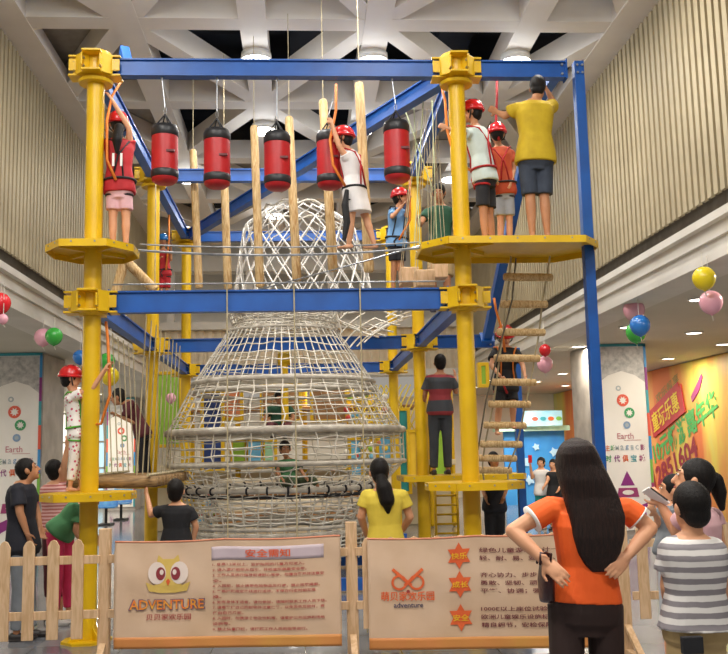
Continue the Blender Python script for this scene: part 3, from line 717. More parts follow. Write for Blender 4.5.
# floor nets inside
for (c, R), inner in ((ring[4], .12), (ring[7], .1), (ring[2], .5)):
    s = MB()
    for k in range(28): a = 2*PI*k/28; d = V((math.cos(a), math.sin(a), 0)); s.tube([c + d*R*inner, c + d*R*.5 - V((0,0,.04)), c + d*R*.98], .008, 4, cap=False)
    for j in range(8): q = inner + (1-inner)*j/8; s.tube([c + V((R*q*math.cos(2*PI*k/40), R*q*math.sin(2*PI*k/40), -.03)) for k in range(40)], .009, 4, closed=True)
    s.build('floor_net', WROPE, t)
s = MB()
for k in range(10):
    a = random.uniform(0, 2*PI); c, R = ring[6]; p = c + V((math.cos(a)*R*.9, math.sin(a)*R*.9, -.1)); q = ring[7][0] + V((math.cos(a+1.3)*R*.7, math.sin(a+1.3)*R*.7, -.3))
    s.tube([p.lerp(q, i/8) - V((0,0,.35*4*(i/8)*(1-i/8))) for i in range(9)], .013, 5)
s.build('hanging_loops', PAD, t)
MB().tube([(ring[0][0].x, TY, ZM-.1), (ring[0][0].x, TY, ring[4][0].z)], .05, 12).tube([(ring[0][0].x-.09, TY, 2.95),(ring[0][0].x+.09, TY, 2.95)], .10, 12).build('centre_pole', YEL, t)
# base frame of the tower
b0 = MB(); g = .12
for y in (TY-1.25, TY+1.25): b0.box((X1+.3,y-.06,.03),(X2-.3,y+.06,.17))
for x in (X1+.4, X2-.4): b0.box((x-.05,TY-1.25,.03),(x+.05,TY+1.25,.17))
for x in (X1+.4, X2-.4):
    for y in (TY-1.25, TY+1.25): b0.box((x-.04,y-.04,0),(x+.04,y+.04,ring[9][0].z))
b0.build('base_frame', BLU, t)
s = MB()
for k in range(16):
    a = PI/8*k; s.bar((ring[9][0].x+.2*math.cos(a), TY+.2*math.sin(a), .5), (ring[9][0].x+1.1*math.cos(a), TY+1.1*math.sin(a), .5), .05, .04)
s.build('deck_ribs', GREYS, t)
# cylinder of diamond net hanging above
CX = at(304, 250, 13.4); Yc = 13.4; sc = F/Yc
t = thing('cylinder_net', at(300,305,Yc), 'white diamond mesh net hanging above the tower behind the tightrope', 'net')
pc = [(at(298,212,Yc), 34/sc), (at(299,228,Yc), 56/sc), (at(302,262,Yc), 64/sc), (at(304,306,Yc), 71/sc)]
rings_net(pc, 22, 0, .0115, .004, 'diamond_net', diag=.20, m=mat('bright white rope','#f8f6f0','#ece8e0',.7))
for (c, R), nm in ((pc[0],'top_rope'), (pc[3],'bottom_rope')):
    pts = []
    for k in range(52):
        a = 2*PI*k/52; pts.append(c + V((R*math.cos(a), R*math.sin(a), .06*abs(math.sin(a*4)) if nm == 'top_rope' else 0)))
    MB().tube(pts, .016, 6, closed=True).build(nm, WROPE, t, True)
s = MB()
for k in range(8):
    a = PI/4*k; c, R = pc[0]; s.tube([c + V((R*math.cos(a), R*math.sin(a), .0)), (c.x+.2*math.cos(a), Yc, ZT-.1)], .008, 5)
s.build('hanger_ropes', WROPE, t)
# net bridge to the right
s = MB(); A0, A1, B0, B1 = at(335,308,12.4), at(342,333,12.3), at(412,303,12.9), at(400,312,12.2)
for i in range(9):
    u = i/8
    for g in (0, 1):
        p = [A0.lerp(B0, min(1, max(0, u+ (v/8-.5)*.5*(1 if g else -1)))).lerp(A1.lerp(B1, min(1, max(0, u+(v/8-.5)*.5*(1 if g else -1)))), v/8) - V((0,0,.25*math.sin(u*PI))) for v in range(9)]
        s.tube(p, .012, 4)
tag(s.build('rope_net', WROPE, loc=A0), 'loose white net sagging from tower top toward the middle right pole', 'net')
# ------------------------------------------------------------------ picket fence
YF = 7.6; zt_ = at(50,540,YF).z; zb_ = at(50,640,YF).z
def fence(xa, xb, label, posts, step, cut=0):
    t = thing('picket_fence', (xa, YF, 0), label, 'fence')
    for z in (at(50,561,YF).z, at(50,616,YF).z): MB().box((xa,YF+.012,z-.032),(xb,YF+.04,z+.032)).build('rail', WOOD, t, bevel=.003)
    x = xa + step*.5
    while x < xb - .06:
        q = zt_-zb_-cut; MB().prism([(-.044,0),(.044,0),(.044,q-.05),(.022,q-.01),(0,q),(-.022,q-.01),(-.044,q-.05)], (x,YF-.01,zb_), (1,0,0), (0,0,1), (0,.02,0)).build('picket', WOOD, t, bevel=.003)
        x += step
    for x in posts:
        MB().box((x-.045,YF+.04,0),(x+.045,YF+.11,zt_+.07)).build('post', WOOD, t, bevel=.004)
        MB().bar((x-.0,YF-.30,.02),(x,YF+.03,.22),.05,.03).bar((x,YF-.32,.02),(x,YF+.3,.02),.05,.035).build('foot_brace', WOOD, t)
fx = lambda px: at(px, 560, YF).x
st = fx(53)-fx(28.5)
fence(fx(29)-st*1.5, fx(99), 'pale wooden picket fence left of the first banner', (fx(103),), st)
fence(fx(108), fx(348), 'pale wooden fence carrying the banner with safety rules', (fx(352),), st, .05)
fence(fx(356), fx(618), 'pale wooden fence carrying the banner with three orange stars', (fx(625),), st, .05)
fence(fx(632), fx(800), 'pale wooden picket fence behind the striped boy', (), (fx(668)-fx(648))*1.06)
# ------------------------------------------------------------------ banners
BANC = mat('cream banner cloth', '#d6b89c', '#cbaa8a', .6, scale=2.5, bump=.25, bscale=4)
BANO = mat('orange banner stripe', '#d0804a', '#c99242', .6, scale=1.2)
TXR = mat('brick red print', '#a8403a', '#9c3a36', .6); TXM = mat('maroon print', '#6b2a30', '#6b2a30', .6); TXO = mat('orange print', '#e0642f', '#d8582a', .6)
TXY = mat('yellow print', '#f0c02c', '#e8b020', .6); TXP = mat('lilac panel print', '#c8b7bd', '#c2b0b8', .6); TXB = mat('dark blue print', '#3c3a58', '#3c3a58', .6)
def banner(c, label):
    tl, tr, br, bl = [at(px, py, YF-.05) for px, py in c]
    w = (tr-tl).length; h = (tl-bl).length; rx = (tr-tl).normalized(); uy = V((0,0,1)); nrm = V((0,-1,0))
    sk = (br.z-tr.z) - (bl.z-tl.z)
    def warp(p):
        u = (p.x-tl.x)/w; v = (p.z-bl.z)/h
        return V((0, -.007*math.sin(u*9+v*3) - .004*math.sin(v*11+u*4) - .0018*math.sin(u*31+v*17), (1-v)*u*sk*.9 - .012*abs(math.sin(u*6.5))*v))
    t = thing('banner', (tl.x, YF-.05, bl.z), label, 'banner')
    s = MB(); nx, nz = 70, 30
    def grid(u0, u1, v0, v1, push, nx, nz, th=.003):
        s = MB(); vs = []
        for lay in (0, 1):
            for j in range(nz+1):
                for i in range(nx+1):
                    p = V((tl.x + w*lerp(u0,u1,i/nx), YF-.05, bl.z + h*lerp(v0,v1,j/nz))); vs.append(p + warp(p) + nrm*(push - lay*th))
        n = (nx+1)*(nz+1); fs = []
        for j in range(nz):
            for i in range(nx):
                a = j*(nx+1)+i; fs.append((a,a+1,a+nx+2,a+nx+1)); fs.append((n+a,n+a+nx+1,n+a+nx+2,n+a+1))
        for i in range(nx): fs.append((i,n+i,n+i+1,i+1)); a = nz*(nx+1)+i; fs.append((a,a+1,n+a+1,n+a))
        for j in range(nz): a = j*(nx+1); fs.append((a,a+nx+1,n+a+nx+1,n+a)); a += nx; fs.append((a,n+a,n+a+nx+1,a+nx+1))
        return s.add(vs, fs)
    grid(0,1,0,1,0,nx,nz).build('cloth', BANC, t, True)
    grid(0,1,.0,.105,.0035,nx,4).build('bottom_stripe', BANO, t, True)
    grid(0,1,.985,1,.0035,nx,2).build('top_stripe', mat('salmon hem', '#e08a68', '#dc9a78', .6), t, True)
    def txt(body, u, v, tw, th, m, name='lettering', off=.012, push=.012):
        o = V((tl.x+w*u, YF-.05, bl.z+h*v)); text_mb(body, o, (1,0,0), (0,0,1), w*tw if tw else None, h*th if th else None, off, warp, push).build(name, m, t)
    def shape(poly, u, v, sx, m, name, push=.009):
        o = V((tl.x+w*u, YF-.05, bl.z+h*v)); s = MB(); s.prism([(x*sx, y*sx) for x, y in poly], o + nrm*push, (1,0,0), (0,0,1), nrm*.001)
        s.v = [p + warp(p) for p in s.v]; s.build(name, m, t)
    return t, w, h, txt, shape, grid
def circ(x, y, rx, ry, n=20): return [(x+rx*math.cos(2*PI*i/n), y+ry*math.sin(2*PI*i/n)) for i in range(n)]
t, w, h, txt, shape, grid = banner([(115,541),(340,539),(341,651),(113,649)], 'cream banner with small owl emblem and red safety rules on the fence')
grid(.425,.925,.80,.925,.003,30,4,.001).build('title_panel', TXP, t, True)
txt('安全需知', .575, .825, .20, .075, TXO, 'title', .03)
rules = ['1. 身高1.2米以上，监护陪同的儿童方可进入。','2. 进入游戏前听从指引，并检查所佩戴安全带。','3. 工作人员进行指导前请耐心等待，勿擅自离开并注意安','全。',
 '4. 入园前，禁止携带危险物品及打闹，禁止摇晃绳索。','5. 严格按照规定路线进行活动，不得在行走时相互推','搡。','6. 如有身体不适者，请勿参加，请随时联系工作人员下场。','7. 请看管好自己的财物并注意保管，以免丢失及损坏，责',
 '任由自己承担。','8. 入园时，勿携带食物及饮料等，请爱护公共设施和场地','设施等。','9. 禁止倚靠围栏，请按照工作人员的指导进行。']
for i, r_ in enumerate(rules):
    n_ = sum(2 if ord(ch) > 255 else 1 for ch in r_); txt(r_, .43, .745-.0495*i, .505*min(1, n_/52), .030, TXR, 'rules_text', .034)
OWY = mat('owl yellow print', '#d8b860', '#cfae52', .6); OWW = mat('owl pale print', '#e6d6cc', '#e0cec2', .6)
U = .115*w
shape([(-.75,-.55),(-1.25,-.35),(-1.05,-.85),(-.4,-.95),(.4,-.95),(1.05,-.85),(1.25,-.35),(.75,-.55),(.62,.9),(.55,1.15),(.3,.92),(-.3,.92),(-.55,1.15),(-.62,.9)], .235, .675, U*.68, OWY, 'emblem_body')
for q in (-1,1):
    shape(circ(q*.62,.15,.5,.62), .235, .675, U*.68, OWW, 'emblem_eye', .012); shape(circ(q*.42,.12,.26,.36), .235, .675, U*.68, mat('owl red print','#8c3038','#8c3038',.5), 'emblem_eye', .015)
    shape(circ(q*.36,.2,.11,.15), .235, .675, U*.68, OWW, 'emblem_eye', .018)
shape([(-.12,-.3),(0,-.55),(.12,-.3),(0,-.15)], .235, .675, U*.68, TXO, 'emblem_beak', .017)
txt('ADVENTURE', .062, .352, .335, .105, mat('purple outline print','#76566c','#76566c',.6), 'logo_lettering', .09, .012)
txt('ADVENTURE', .068, .360, .323, .09, mat('orange amber print','#e8702a','#e2a83c',.6,scale=30), 'logo_lettering', .035, .015)
txt('贝贝家欢乐园', .14, .262, .195, .058, TXR, 'logo_lettering', .02)
t, w, h, txt, shape, grid = banner([(367,538),(590,536),(590,653),(369,650)], 'cream banner with orange logo and three orange stars on the fence')
def ringpoly(cx, cy, r, q):
    o = []; n = 26
    for i in range(n+1): a = q*(.35) + (2*PI-.7)*i/n * 1 + 0; o.append((cx+q*r*math.cos(a*1)*-1*-1, cy+r*.9*math.sin(a)))
    for i in range(n, -1, -1): a = q*(.35) + (2*PI-.7)*i/n; o.append((cx+q*(r-.2)*math.cos(a), cy+(r-.2)*.9*math.sin(a)))
    return o
for q in (-1,1):
    rr = [(q*(.62-.56*math.cos(a)), .56*.95*math.sin(a)) for a in [PI*2*(.02+.96*i/28) for i in range(29)]]
    ri = [(q*(.62-.40*math.cos(a)), .40*.95*math.sin(a)) for a in [PI*2*(.02+.96*i/28) for i in range(28,-1,-1)]]
    shape(rr+ri, .175, .60, w*.062, TXO, 'logo_mark'); shape([(q*-.12,-.25),(q*-.32,-.12),(q*1.0,1.0),(q*1.15,.85)] if q > 0 else [(.12,-.25),(.32,-.12),(-1.0,1.0),(-1.15,.85)], .175, .60, w*.062, TXO, 'logo_mark', .0095+.001*q)
shape(circ(0,-.62,.13,.13,10), .175, .60, w*.062, TXR, 'logo_mark')
txt('萌贝家欢乐园', .055, .435, .235, .085, TXO, 'logo_lettering', .03)
txt('adventure', .11, .375, .13, .045, TXB, 'logo_lettering', .04)
star = [((1 if i % 2 == 0 else .58)*math.cos(PI/2+PI/6*i), (1 if i % 2 == 0 else .58)*math.sin(PI/2+PI/6*i)) for i in range(12)]
for v, word in ((.825,'快乐'),(.57,'成长'),(.275,'安全')):
    shape(star, .405, v, h*.12, TXO, 'star'); txt(word, .370, v-.03, .07, .058, TXY, 'star_lettering', .03, .015)
for v, ln in ((.865,'绿色儿童游戏设计一流'),(.795,'轻、耐、易、变、智、稳'),(.645,'齐心协力、步步向上，勇'),(.575,'勇敢、坚韧、顽强；乐观'),(.505,'平衡、协调；强身健体。'),(.345,'1000E以上座位试验；人性'),(.275,'欧洲儿童娱乐设施标准；安'),(.205,'精良细节，安检保险承保。')):
    txt(ln, .495, v-.02, .40, .045, TXM, 'description_text', .03)
# ------------------------------------------------------------------ aisle pillars with printed panels
PWH = mat('white printed panel', '#efece8', '#e6e3df', .35, scale=1.5); MARB = mat('grey marble cladding', '#b9b2ac', '#96908c', .3, scale=3)
DOOD = mat('grey doodle print', '#cbc9c7', '#9c9c9e', .5, scale=14)
def xat(px, py, X):
    d = FWD + RIGHT*((px-364)/F) + UP*((327-py)/F); return V((0,0,HC)) + d*(X/d.x)
pc_ = {n: mat(n+' print', h, h, .5) for n, h in (('coral','#dd5a44'),('green','#3c9a62'),('steel blue','#7f9cc0'),('rose','#c07c86'),('orange','#e58a2e'),('teal','#3a9aa8'),('purple','#8a2c80'),('plum','#9a3a70'),('sky','#3a8fd0'),('lime','#7ab648'),('pale grey','#a8b4bc'))}
def pillar(x0, x1, Y, depth, label, k):
    t = thing('pillar', ((x0+x1)/2, Y, 0), label, 'pillar'); H = ZG-.01; z0 = .1
    MB().box((x0,Y,0),(x1,Y+depth,H)).build('shaft', MARB, t)
    w = x1-x0; MB().box((x0+.03,Y-.03,.1),(x1-.03,Y,H-.02)).build('printed_panel', PWH, t)
    c = MB(); n = 8
    c.add([(x0+.07,Y-.034,H-.74),(x0+.25*w,Y-.034,H-.6),(x0+.5*w,Y-.034,H-.52),(x0+.75*w,Y-.034,H-.6),(x1-.07,Y-.034,H-.74),(x1-.07,Y-.034,H-.06),(x0+.07,Y-.034,H-.06)], [(0,1,2,3,4,5,6)]); c.build('doodle_print', DOOD, t)
    cs = ['teal','plum','lime','sky','coral','teal','purple','sky']
    for i, cn in enumerate(cs):
        z = .1+(H-.12)*i/8; c = MB().box((x1-.065,Y-.045,z),(x1-.02,Y-.02,z+(H-.12)/8)).box((x0+.02,Y-.045,z),(x0+.065,Y-.02,z+(H-.12)/8)); c.build('border_strip', pc_[cn], t)
    MB().box((x0+.02,Y-.045,H-.05),(x1-.02,Y-.02,H)).build('border_strip', pc_['teal'], t)
    cx = (x0+x1)/2
    def disc(dx, z, r, m, nm='printed_disc'):
        c = MB(); c.prism(circ(0,0,r,r,24), (cx+dx*w,Y-.033,z), (1,0,0), (0,0,1), (0,-.004,0)); c.build(nm, m, t)
        c = MB(); c.prism([(r*(1.0 if i % 2 else .55)*.7*math.cos(PI/8*i), r*(1.0 if i % 2 else .55)*.7*math.sin(PI/8*i)) for i in range(16)], (cx+dx*w,Y-.038,z), (1,0,0), (0,0,1), (0,-.002,0)); c.build('printed_snowflake', PWH if m is not pc_['steel blue'] else pc_['pale grey'], t)
    for dx, z, r, cn in ((-.07,2.76,.05,'pale grey'),(-.0,2.53,.115,'coral'),(.11,2.29,.10,'green'),(.05,2.06,.07,'steel blue')): disc(dx, z, r, pc_[cn])
    def tx(s_, dx, z, ww, hh, cn, off=.01):
        text_mb(s_, (cx+dx*w, Y-.036, z), (1,0,0), (0,0,1), ww*w, hh, off).build('printed_lettering', pc_[cn], t)
    tx('Earth', -.14, 1.80, .30, .11, 'rose'); MB().box((cx-.02*w,Y-.036,1.77),(cx+.3*w,Y-.033,1.778)).build('printed_line', pc_['rose'], t)
    for i, (s_, cn) in enumerate((('主','orange'),('城','green'),('M','pale grey'),('a','pale grey'),('g','steel blue'),('i','pale grey'),('c','pale grey'),('影','plum'))):
        tx(s_, -.37+i*.092, 1.58+(0 if ord(s_) > 255 else .01), .08 if ord(s_) > 255 else .06, .11 if ord(s_) > 255 else .09, cn, .02)
    for i, (s_, cn) in enumerate((('时','green'),('代','purple'),('俱','orange'),('宝','teal'),('城','plum'))): tx(s_, -.38+i*.155, 1.37, .11, .13, cn, .03)
    zz = .93
    for poly, cn in (([(-.13,0),(.13,0),(0,.30)],'purple'),([(-.20,-.24),(.20,-.24),(.17,-.05),(-.17,-.05)],'plum'),([(-.18,-.62),(.0,-.52),(.18,-.62),(.36,-.86),(.30,-.5),(.40,-.34),(.2,-.42),(0,-.32),(-.2,-.42),(-.40,-.34),(-.30,-.5),(-.36,-.86)],'purple')):
        c = MB(); c.prism([(x*w, y*.9) for x, y in poly], (cx,Y-.033,zz), (1,0,0), (0,0,1), (0,-.004,0)); c.build('printed_figure', pc_[cn], t)
    MB().prism(circ(0,-.13,.11,.045,16), (cx,Y-.038,zz), (1,0,0), (0,0,1), (0,-.004,0)).build('printed_figure', PWH, t)
a, b = at(-14,450,17.5).x, at(42,450,17.5).x; pillar(a, b, 17.5, 1.5, 'white printed aisle pillar at the far left behind the man in dark shirt', 1)
a, b = at(598,450,17.5).x, at(652,450,17.5).x; pillar(a, b, 17.5, 1.5, 'white printed aisle pillar on the right behind the woman in orange', 1)
a, b = at(106,450,31).x, at(136,450,31).x; pillar(a, b, 31, 1.0, 'distant white printed pillar seen through the ropes at left', 1)
# ------------------------------------------------------------------ promotional wall on the right
m = bpy.data.materials.new('orange and yellow mural'); m.use_nodes = True; N = m.node_tree.nodes; L = m.node_tree.links; bs = N['Principled BSDF']
tc = N.new('ShaderNodeTexCoord'); mp = N.new('ShaderNodeMapping'); mp.inputs['Scale'].default_value = (1,.42,.10); ns = N.new('ShaderNodeTexNoise'); ns.inputs['Scale'].default_value = 1.25; ns.inputs['Detail'].default_value = 7; ns.inputs['Distortion'].default_value = .6
cr = N.new('ShaderNodeValToRGB'); e = cr.color_ramp.elements; e[0].color = col('#e0773a'); e[0].position = .45; e[1].color = col('#e6cf5a'); e[1].position = .59
k_ = cr.color_ramp.elements.new(.52); k_.color = col('#e8a552'); k_ = cr.color_ramp.elements.new(.70); k_.color = col('#d8d78a')
L.new(tc.outputs['Object'], mp.inputs[0]); L.new(mp.outputs[0], ns.inputs[0]); L.new(ns.outputs[0], cr.inputs[0]); L.new(cr.outputs[0], bs.inputs['Base Color']); bs.inputs['Roughness'].default_value = .5
XP = 9.1
t = thing('mural_wall', (XP,24,0), 'orange and yellow promotional mural with red sign and green lettering', 'mural')
MB().box((XP,14,0),(XP+.12,33.4,ZG-.02)).build('board', m, t)
rx = V((0,-1,.30)).normalized(); uy = V((0,.30,1)).normalized()
o = xat(655,438,XP); o.x -= .02; w_ = (xat(690,415,XP)-xat(655,415,XP)).length
t2 = t
s = MB(); s.prism([(0,0),(w_,-.05),(w_*1.02,.65),(w_*.96,.60),(w_*.95,.75),(0,.72)], o, rx, uy, (-.02,0,0)); s.build('red_sign', mat('crimson print','#c62a30','#b8222a',.5), t)
text_mb('童玩乐惠', o + rx*.12 + uy*.08 + V((-.03,0,0)), rx, uy, w_*.84, .52, .03).build('sign_lettering', mat('bright yellow print','#f2d230','#f2d230',.5), t)
o = xat(656,466,XP); o.x -= .01; w2 = 4.1
text_mb('10元畅游嘉年华', o, rx, uy, w2, .62, .06).build('green_lettering', mat('leaf green print','#57b45a','#4aa850',.5), t)
o = xat(655,489,XP); o.x -= .01
text_mb('12851604', o, rx, uy, 3.0, .50, .07).build('phone_number', mat('deep red print','#9c2430','#9c2430',.5), t)
text_mb('欢乐畅享', xat(657,404,XP)-V((.01,0,0)), rx, uy, 1.6, .24, .02).build('small_lettering', mat('olive print','#9a8a4a','#9a8a4a',.5), t)
s = MB(); s.prism([(0,0),(.5,.12),(.78,.32),(.74,.42),(.45,.30),(-.02,.14)], xat(693,402,XP)-V((.01,0,0)), rx, uy, (-.01,0,0)); s.build('purple_stroke', pc_['plum'], t)
# ------------------------------------------------------------------ far backdrop
SKYB = mat('blue underwater backdrop', '#3f9be0', '#2a7fd0', .5, scale=1.2)
t = thing('backdrop', (at(540,500,28).x, 28, 0), 'blue painted backdrop far behind the two women taking pictures', 'backdrop')
a, b = at(505,470,28), at(566,470,28); MB().box((a.x,28,0),(b.x,28.1,at(540,431,28).z)).build('board', SKYB, t)
MB().box((a.x-.3,27.7,at(540,431,28).z),(b.x+.1,28.1,at(540,426,28).z)).build('ledge', mat('mint ledge','#bfe0c8','#aed4bc',.5), t)
for px, py, r in ((524,462,.2),(536,447,.12),(554,452,.15),(530,480,.16)):
    p = at(px,py,27.97); MB().prism([(r*(1 if i%2 else .6)*math.cos(PI/5*i), r*(1 if i%2 else .6)*math.sin(PI/5*i)) for i in range(10)], p, (1,0,0), (0,0,1), (0,-.02,0)).build('painted_splash', mat('pale blue paint','#b8dcf2','#a8d0ec',.5), t)
a, b = at(523,411,27.5), at(562,411,27.5)
t = thing('sign_board', (a.x,27.5,a.z-.6), 'pale blue shop sign board above the blue backdrop', 'sign')
MB().box((a.x,27.5,at(540,426,27.5).z),(b.x,27.6,a.z)).build('board', mat('sign sky','#8fd0ee','#c4e6f2',.4,scale=2), t)
for q, cn in enumerate(('coral','teal','orange','lime')): MB().prism(circ(0,0,.09,.06,12), (a.x+.35+q*.24,27.49,a.z-.24), (1,0,0), (0,0,1), (0,-.01,0)).build('painted_spot', pc_[cn], t)
WIN = mat('lit shop glass', '#fff8ec', '#f2f6ff', .2, emit=1.6, scale=.4)
struct('window_1', MB().box((at(44,400,33.4).x,33.35,.5),(at(72,400,33.4).x,33.45,3.3)), WIN)
struct('window_2', MB().box((at(93,400,33.4).x,33.35,.3),(at(107,400,33.4).x,33.45,3.0)), mat('lit blue glass','#bfe4f4','#e6f6ff',.2,emit=1.1,scale=.5))
mb = MB()
for i in range(9): x = at(44,400,33.3).x + i*.42; mb.box((x,33.2,0),(x+.06,33.34,3.62))
for z in (.5,1.3,2.2,3.2): mb.box((at(38,400,33.3).x,33.2,z),(at(110,400,33.3).x,33.34,z+.07))
struct('trim_7', mb, WHITE)
# shelving units along the left aisle
for j, (y, lab) in enumerate(((24.5,'tall white display shelf beyond the left pillar'),(28,'second white display shelf farther down the left aisle'))):
    x = -8.6; t = thing('display_shelf', (x,y,0), lab, 'shelf'); c = MB()
    for z in (.1,.6,1.1,1.6,2.1): c.box((x-.3,y,z),(x+.3,y+2.6,z+.04))
    for yy in (y, y+2.56): c.box((x-.3,yy,0),(x+.3,yy+.04,2.2))
    c.build('frame', PWH, t)
# ------------------------------------------------------------------ soft play area behind the net tower
def panel(px0, py0, px1, py1, Y, m, lab, cat='panel', name='display_board', th=.12):
    a, b = at(px0, py0, Y), at(px1, py1, Y); t = thing(name, ((a.x+b.x)/2, Y, min(a.z,b.z)), lab, cat)
    x0, x1, z0, z1 = min(a.x,b.x), max(a.x,b.x), min(a.z,b.z), max(a.z,b.z)
    MB().box((x0,Y,z0),(x1,Y+th,z1)).build('board', m, t, bevel=.02)
    c = MB(); f = .05
    c.box((x0-f,Y-.03,z0-f),(x0+.02,Y+th+.02,z1+f)).box((x1-.02,Y-.03,z0-f),(x1+f,Y+th+.02,z1+f)).box((x0,Y-.03,z1-.02),(x1,Y+th+.02,z1+f)).box((x0,Y-.03,z0-f),(x1,Y+th+.02,z0+.02)); c.build('frame', YEL, t, bevel=.01)
    return t
CB = {n: mat('play '+n, h, h2, .45, scale=3) for n, h, h2 in (('lime','#9cc83a','#86b42c'),('navy','#28407e','#1c2e60'),('orange','#e08a5a','#d07a48'),('brown','#a87a4a','#8a6238'),('sky','#7cc4e8','#5aaede'),('cream','#e8dcc0','#dccdae'),('yellow','#f0c830','#e4b820'),('red','#c83a34','#b42e2a'),('mint','#a8d8b0','#92c89c'),('teal','#2f9a9a','#258484'))}
panel(157,374,180,445,20, CB['lime'], 'tall lime green play panel behind the middle left pole')
panel(203,392,222,470,19, CB['navy'], 'dark blue patterned play column behind left of the net tower')
panel(224,386,241,418,19.3, CB['orange'], 'orange play panel glimpsed through the tower net')
panel(262,384,300,420,19.9, CB['brown'], 'brown wooden play hut front behind the tower')
panel(312,386,346,420,19.9, CB['brown'], 'second brown play hut front right of the first')
panel(232,440,246,466,19.9, CB['lime'], 'small lime play window behind the tower'); panel(247,441,262,466,19.9, CB['sky'], 'small sky blue play window behind the tower'); panel(264,441,275,466,19.9, CB['mint'], 'small mint play window behind the tower')
panel(398,410,410,492,19.9, CB['teal'], 'teal and yellow play panel between the two right poles'); panel(409,432,418,480,19.5, CB['yellow'], 'narrow yellow play panel next to the right pole')
panel(432,430,447,478,19.9, CB['lime'], 'green play panel behind legs of the man in the striped shirt'); panel(350,440,362,482,19.9, CB['sky'], 'light blue play panel right of the tower'); panel(378,436,392,478,19.9, CB['sky'], 'wide sky blue play panel beyond the yellow netting')
panel(480,365,487,385,18, CB['lime'], 'small green poster near the top of the ladder')
t = thing('soft_play_frame', (0,20.6,0), 'large padded soft play frame with yellow netting behind the tower', 'play frame')
for px in (150,192,238,305,350,372,394,430,452):
    x = at(px,450,20.8).x; MB().cap((x,20.8,.06),(x,20.8,3.1),.06,.06,12).build('padded_post', YEL, t, True)
MB().box((at(150,450,20.8).x,20.3,1.35),(at(452,450,20.8).x,21.4,1.47)).build('deck', CB['cream'], t, bevel=.02)
MB().box((at(150,450,20.8).x,20.4,2.6),(at(452,450,20.8).x,21.4,2.68)).build('upper_deck', CB['brown'], t, bevel=.02)
MB().box((at(150,450,21.6).x,21.6,0),(at(452,450,21.6).x,21.7,1.3)).build('back_panel', CB['cream'], t, bevel=.02)
s = MB(); x0, x1 = at(345,450,20.2).x, at(420,450,20.2).x; n = 15
for i in range(n+1):
    for g in (-1,1):
        pts = []
        for j in range(13):
            x = x0 + (x1-x0)*(i/n) + g*(j/12)*1.1 - g*.5
            if x0 <= x <= x1: pts.append((x+random.uniform(-.02,.02), 20.2, .9 + 2.2*j/12))
        if len(pts) > 1: s.tube(pts, .014, 4)
s.build('yellow_net', mat('yellow netting','#e6d04a','#d8c03a',.7), t)
# balls
bm_ = bpy.data.materials.new('mixed ball plastic'); bm_.use_nodes = True; N = bm_.node_tree.nodes; L = bm_.node_tree.links
g_ = N.new('ShaderNodeNewGeometry'); r_ = N.new('ShaderNodeValToRGB'); r_.color_ramp.interpolation = 'CONSTANT'
for i, h in enumerate(('#f0c830','#7cc4e8','#e8dcc0','#e08a5a','#c83a34','#9cc83a','#efe8d8')):
    e = r_.color_ramp.elements[0] if i == 0 else r_.color_ramp.elements.new(i/7); e.color = col(h)
L.new(g_.outputs['Random Per Island'], r_.inputs[0]); L.new(r_.outputs[0], N['Principled BSDF'].inputs['Base Color'])
s = MB()
for _ in range(420):
    px = random.uniform(200, 388); py = random.choice((random.uniform(492,530), random.uniform(385,480) if px > 345 else random.uniform(495,525)))
    s.ball(at(px, py, random.uniform(19.0, 19.8)), random.uniform(.035,.07), 8, 6)
tag(s.build('plastic_balls', bm_, smooth=True, loc=(0,19.5,0)), 'small mixed coloured plastic balls caught in the play area netting', 'balls', kind='stuff')
# pale shelf rows with boxes low behind the tower
t = thing('play_steps', (.2,17.6,0), 'stack of pale padded steps seen under the net tower', 'steps')
for i in range(6): MB().box((at(215,500,17.6).x,17.2+i*.25,.0+i*.2),(at(400,500,17.6).x,17.45+i*.25,.2+i*.2)).build('step', CB['cream'] if i % 2 else CB['brown'], t, bevel=.02)
# yellow rope steps under the right platforms
t = thing('rung_frame', (at(446,520,13.2).x,13.2,0), 'yellow rung frame standing under the long low platform', 'rungs')
for i in range(7): z = .25+i*.13; MB().tube([(at(436,520,13.2).x,13.2,z),(at(458,520,13.2).x,13.2,z)], .016, 8).build('rung', YEL, t, True)
for px in (436,458): MB().tube([(at(px,520,13.2).x,13.2,0),(at(px,520,13.2).x,13.2,1.15)], .02, 8).build('side_tube', YEL, t, True)
# blue waiting chairs
SEATB = mat('blue moulded plastic', '#3a78c8', '#6ab0dc', .35, scale=6)
def chair(x, y, lab):
    t = thing('waiting_chair', (x,y,0), lab, 'chair', None); s = MB()
    s.box((x-.25,y-.24,.42),(x+.25,y+.22,.46)); s.build('seat', SEATB, t, bevel=.015)
    s = MB(); s.bar((x,y+.2,.45),(x,y+.34,.86),.50,.03); s.build('backrest', SEATB, t, bevel=.012)
    MB().box((x-.03,y-.03,.04),(x+.03,y+.03,.42)).build('pedestal', BLK, t); MB().box((x-.16,y-.26,0),(x+.16,y+.26,.04)).build('foot', BLK, t)
p = zat(106,525,0); chair(p.x, p.y, 'blue plastic waiting chair nearest the front left pole'); p = zat(121,520,0); chair(p.x, p.y, 'blue plastic waiting chair farther from the front left pole')
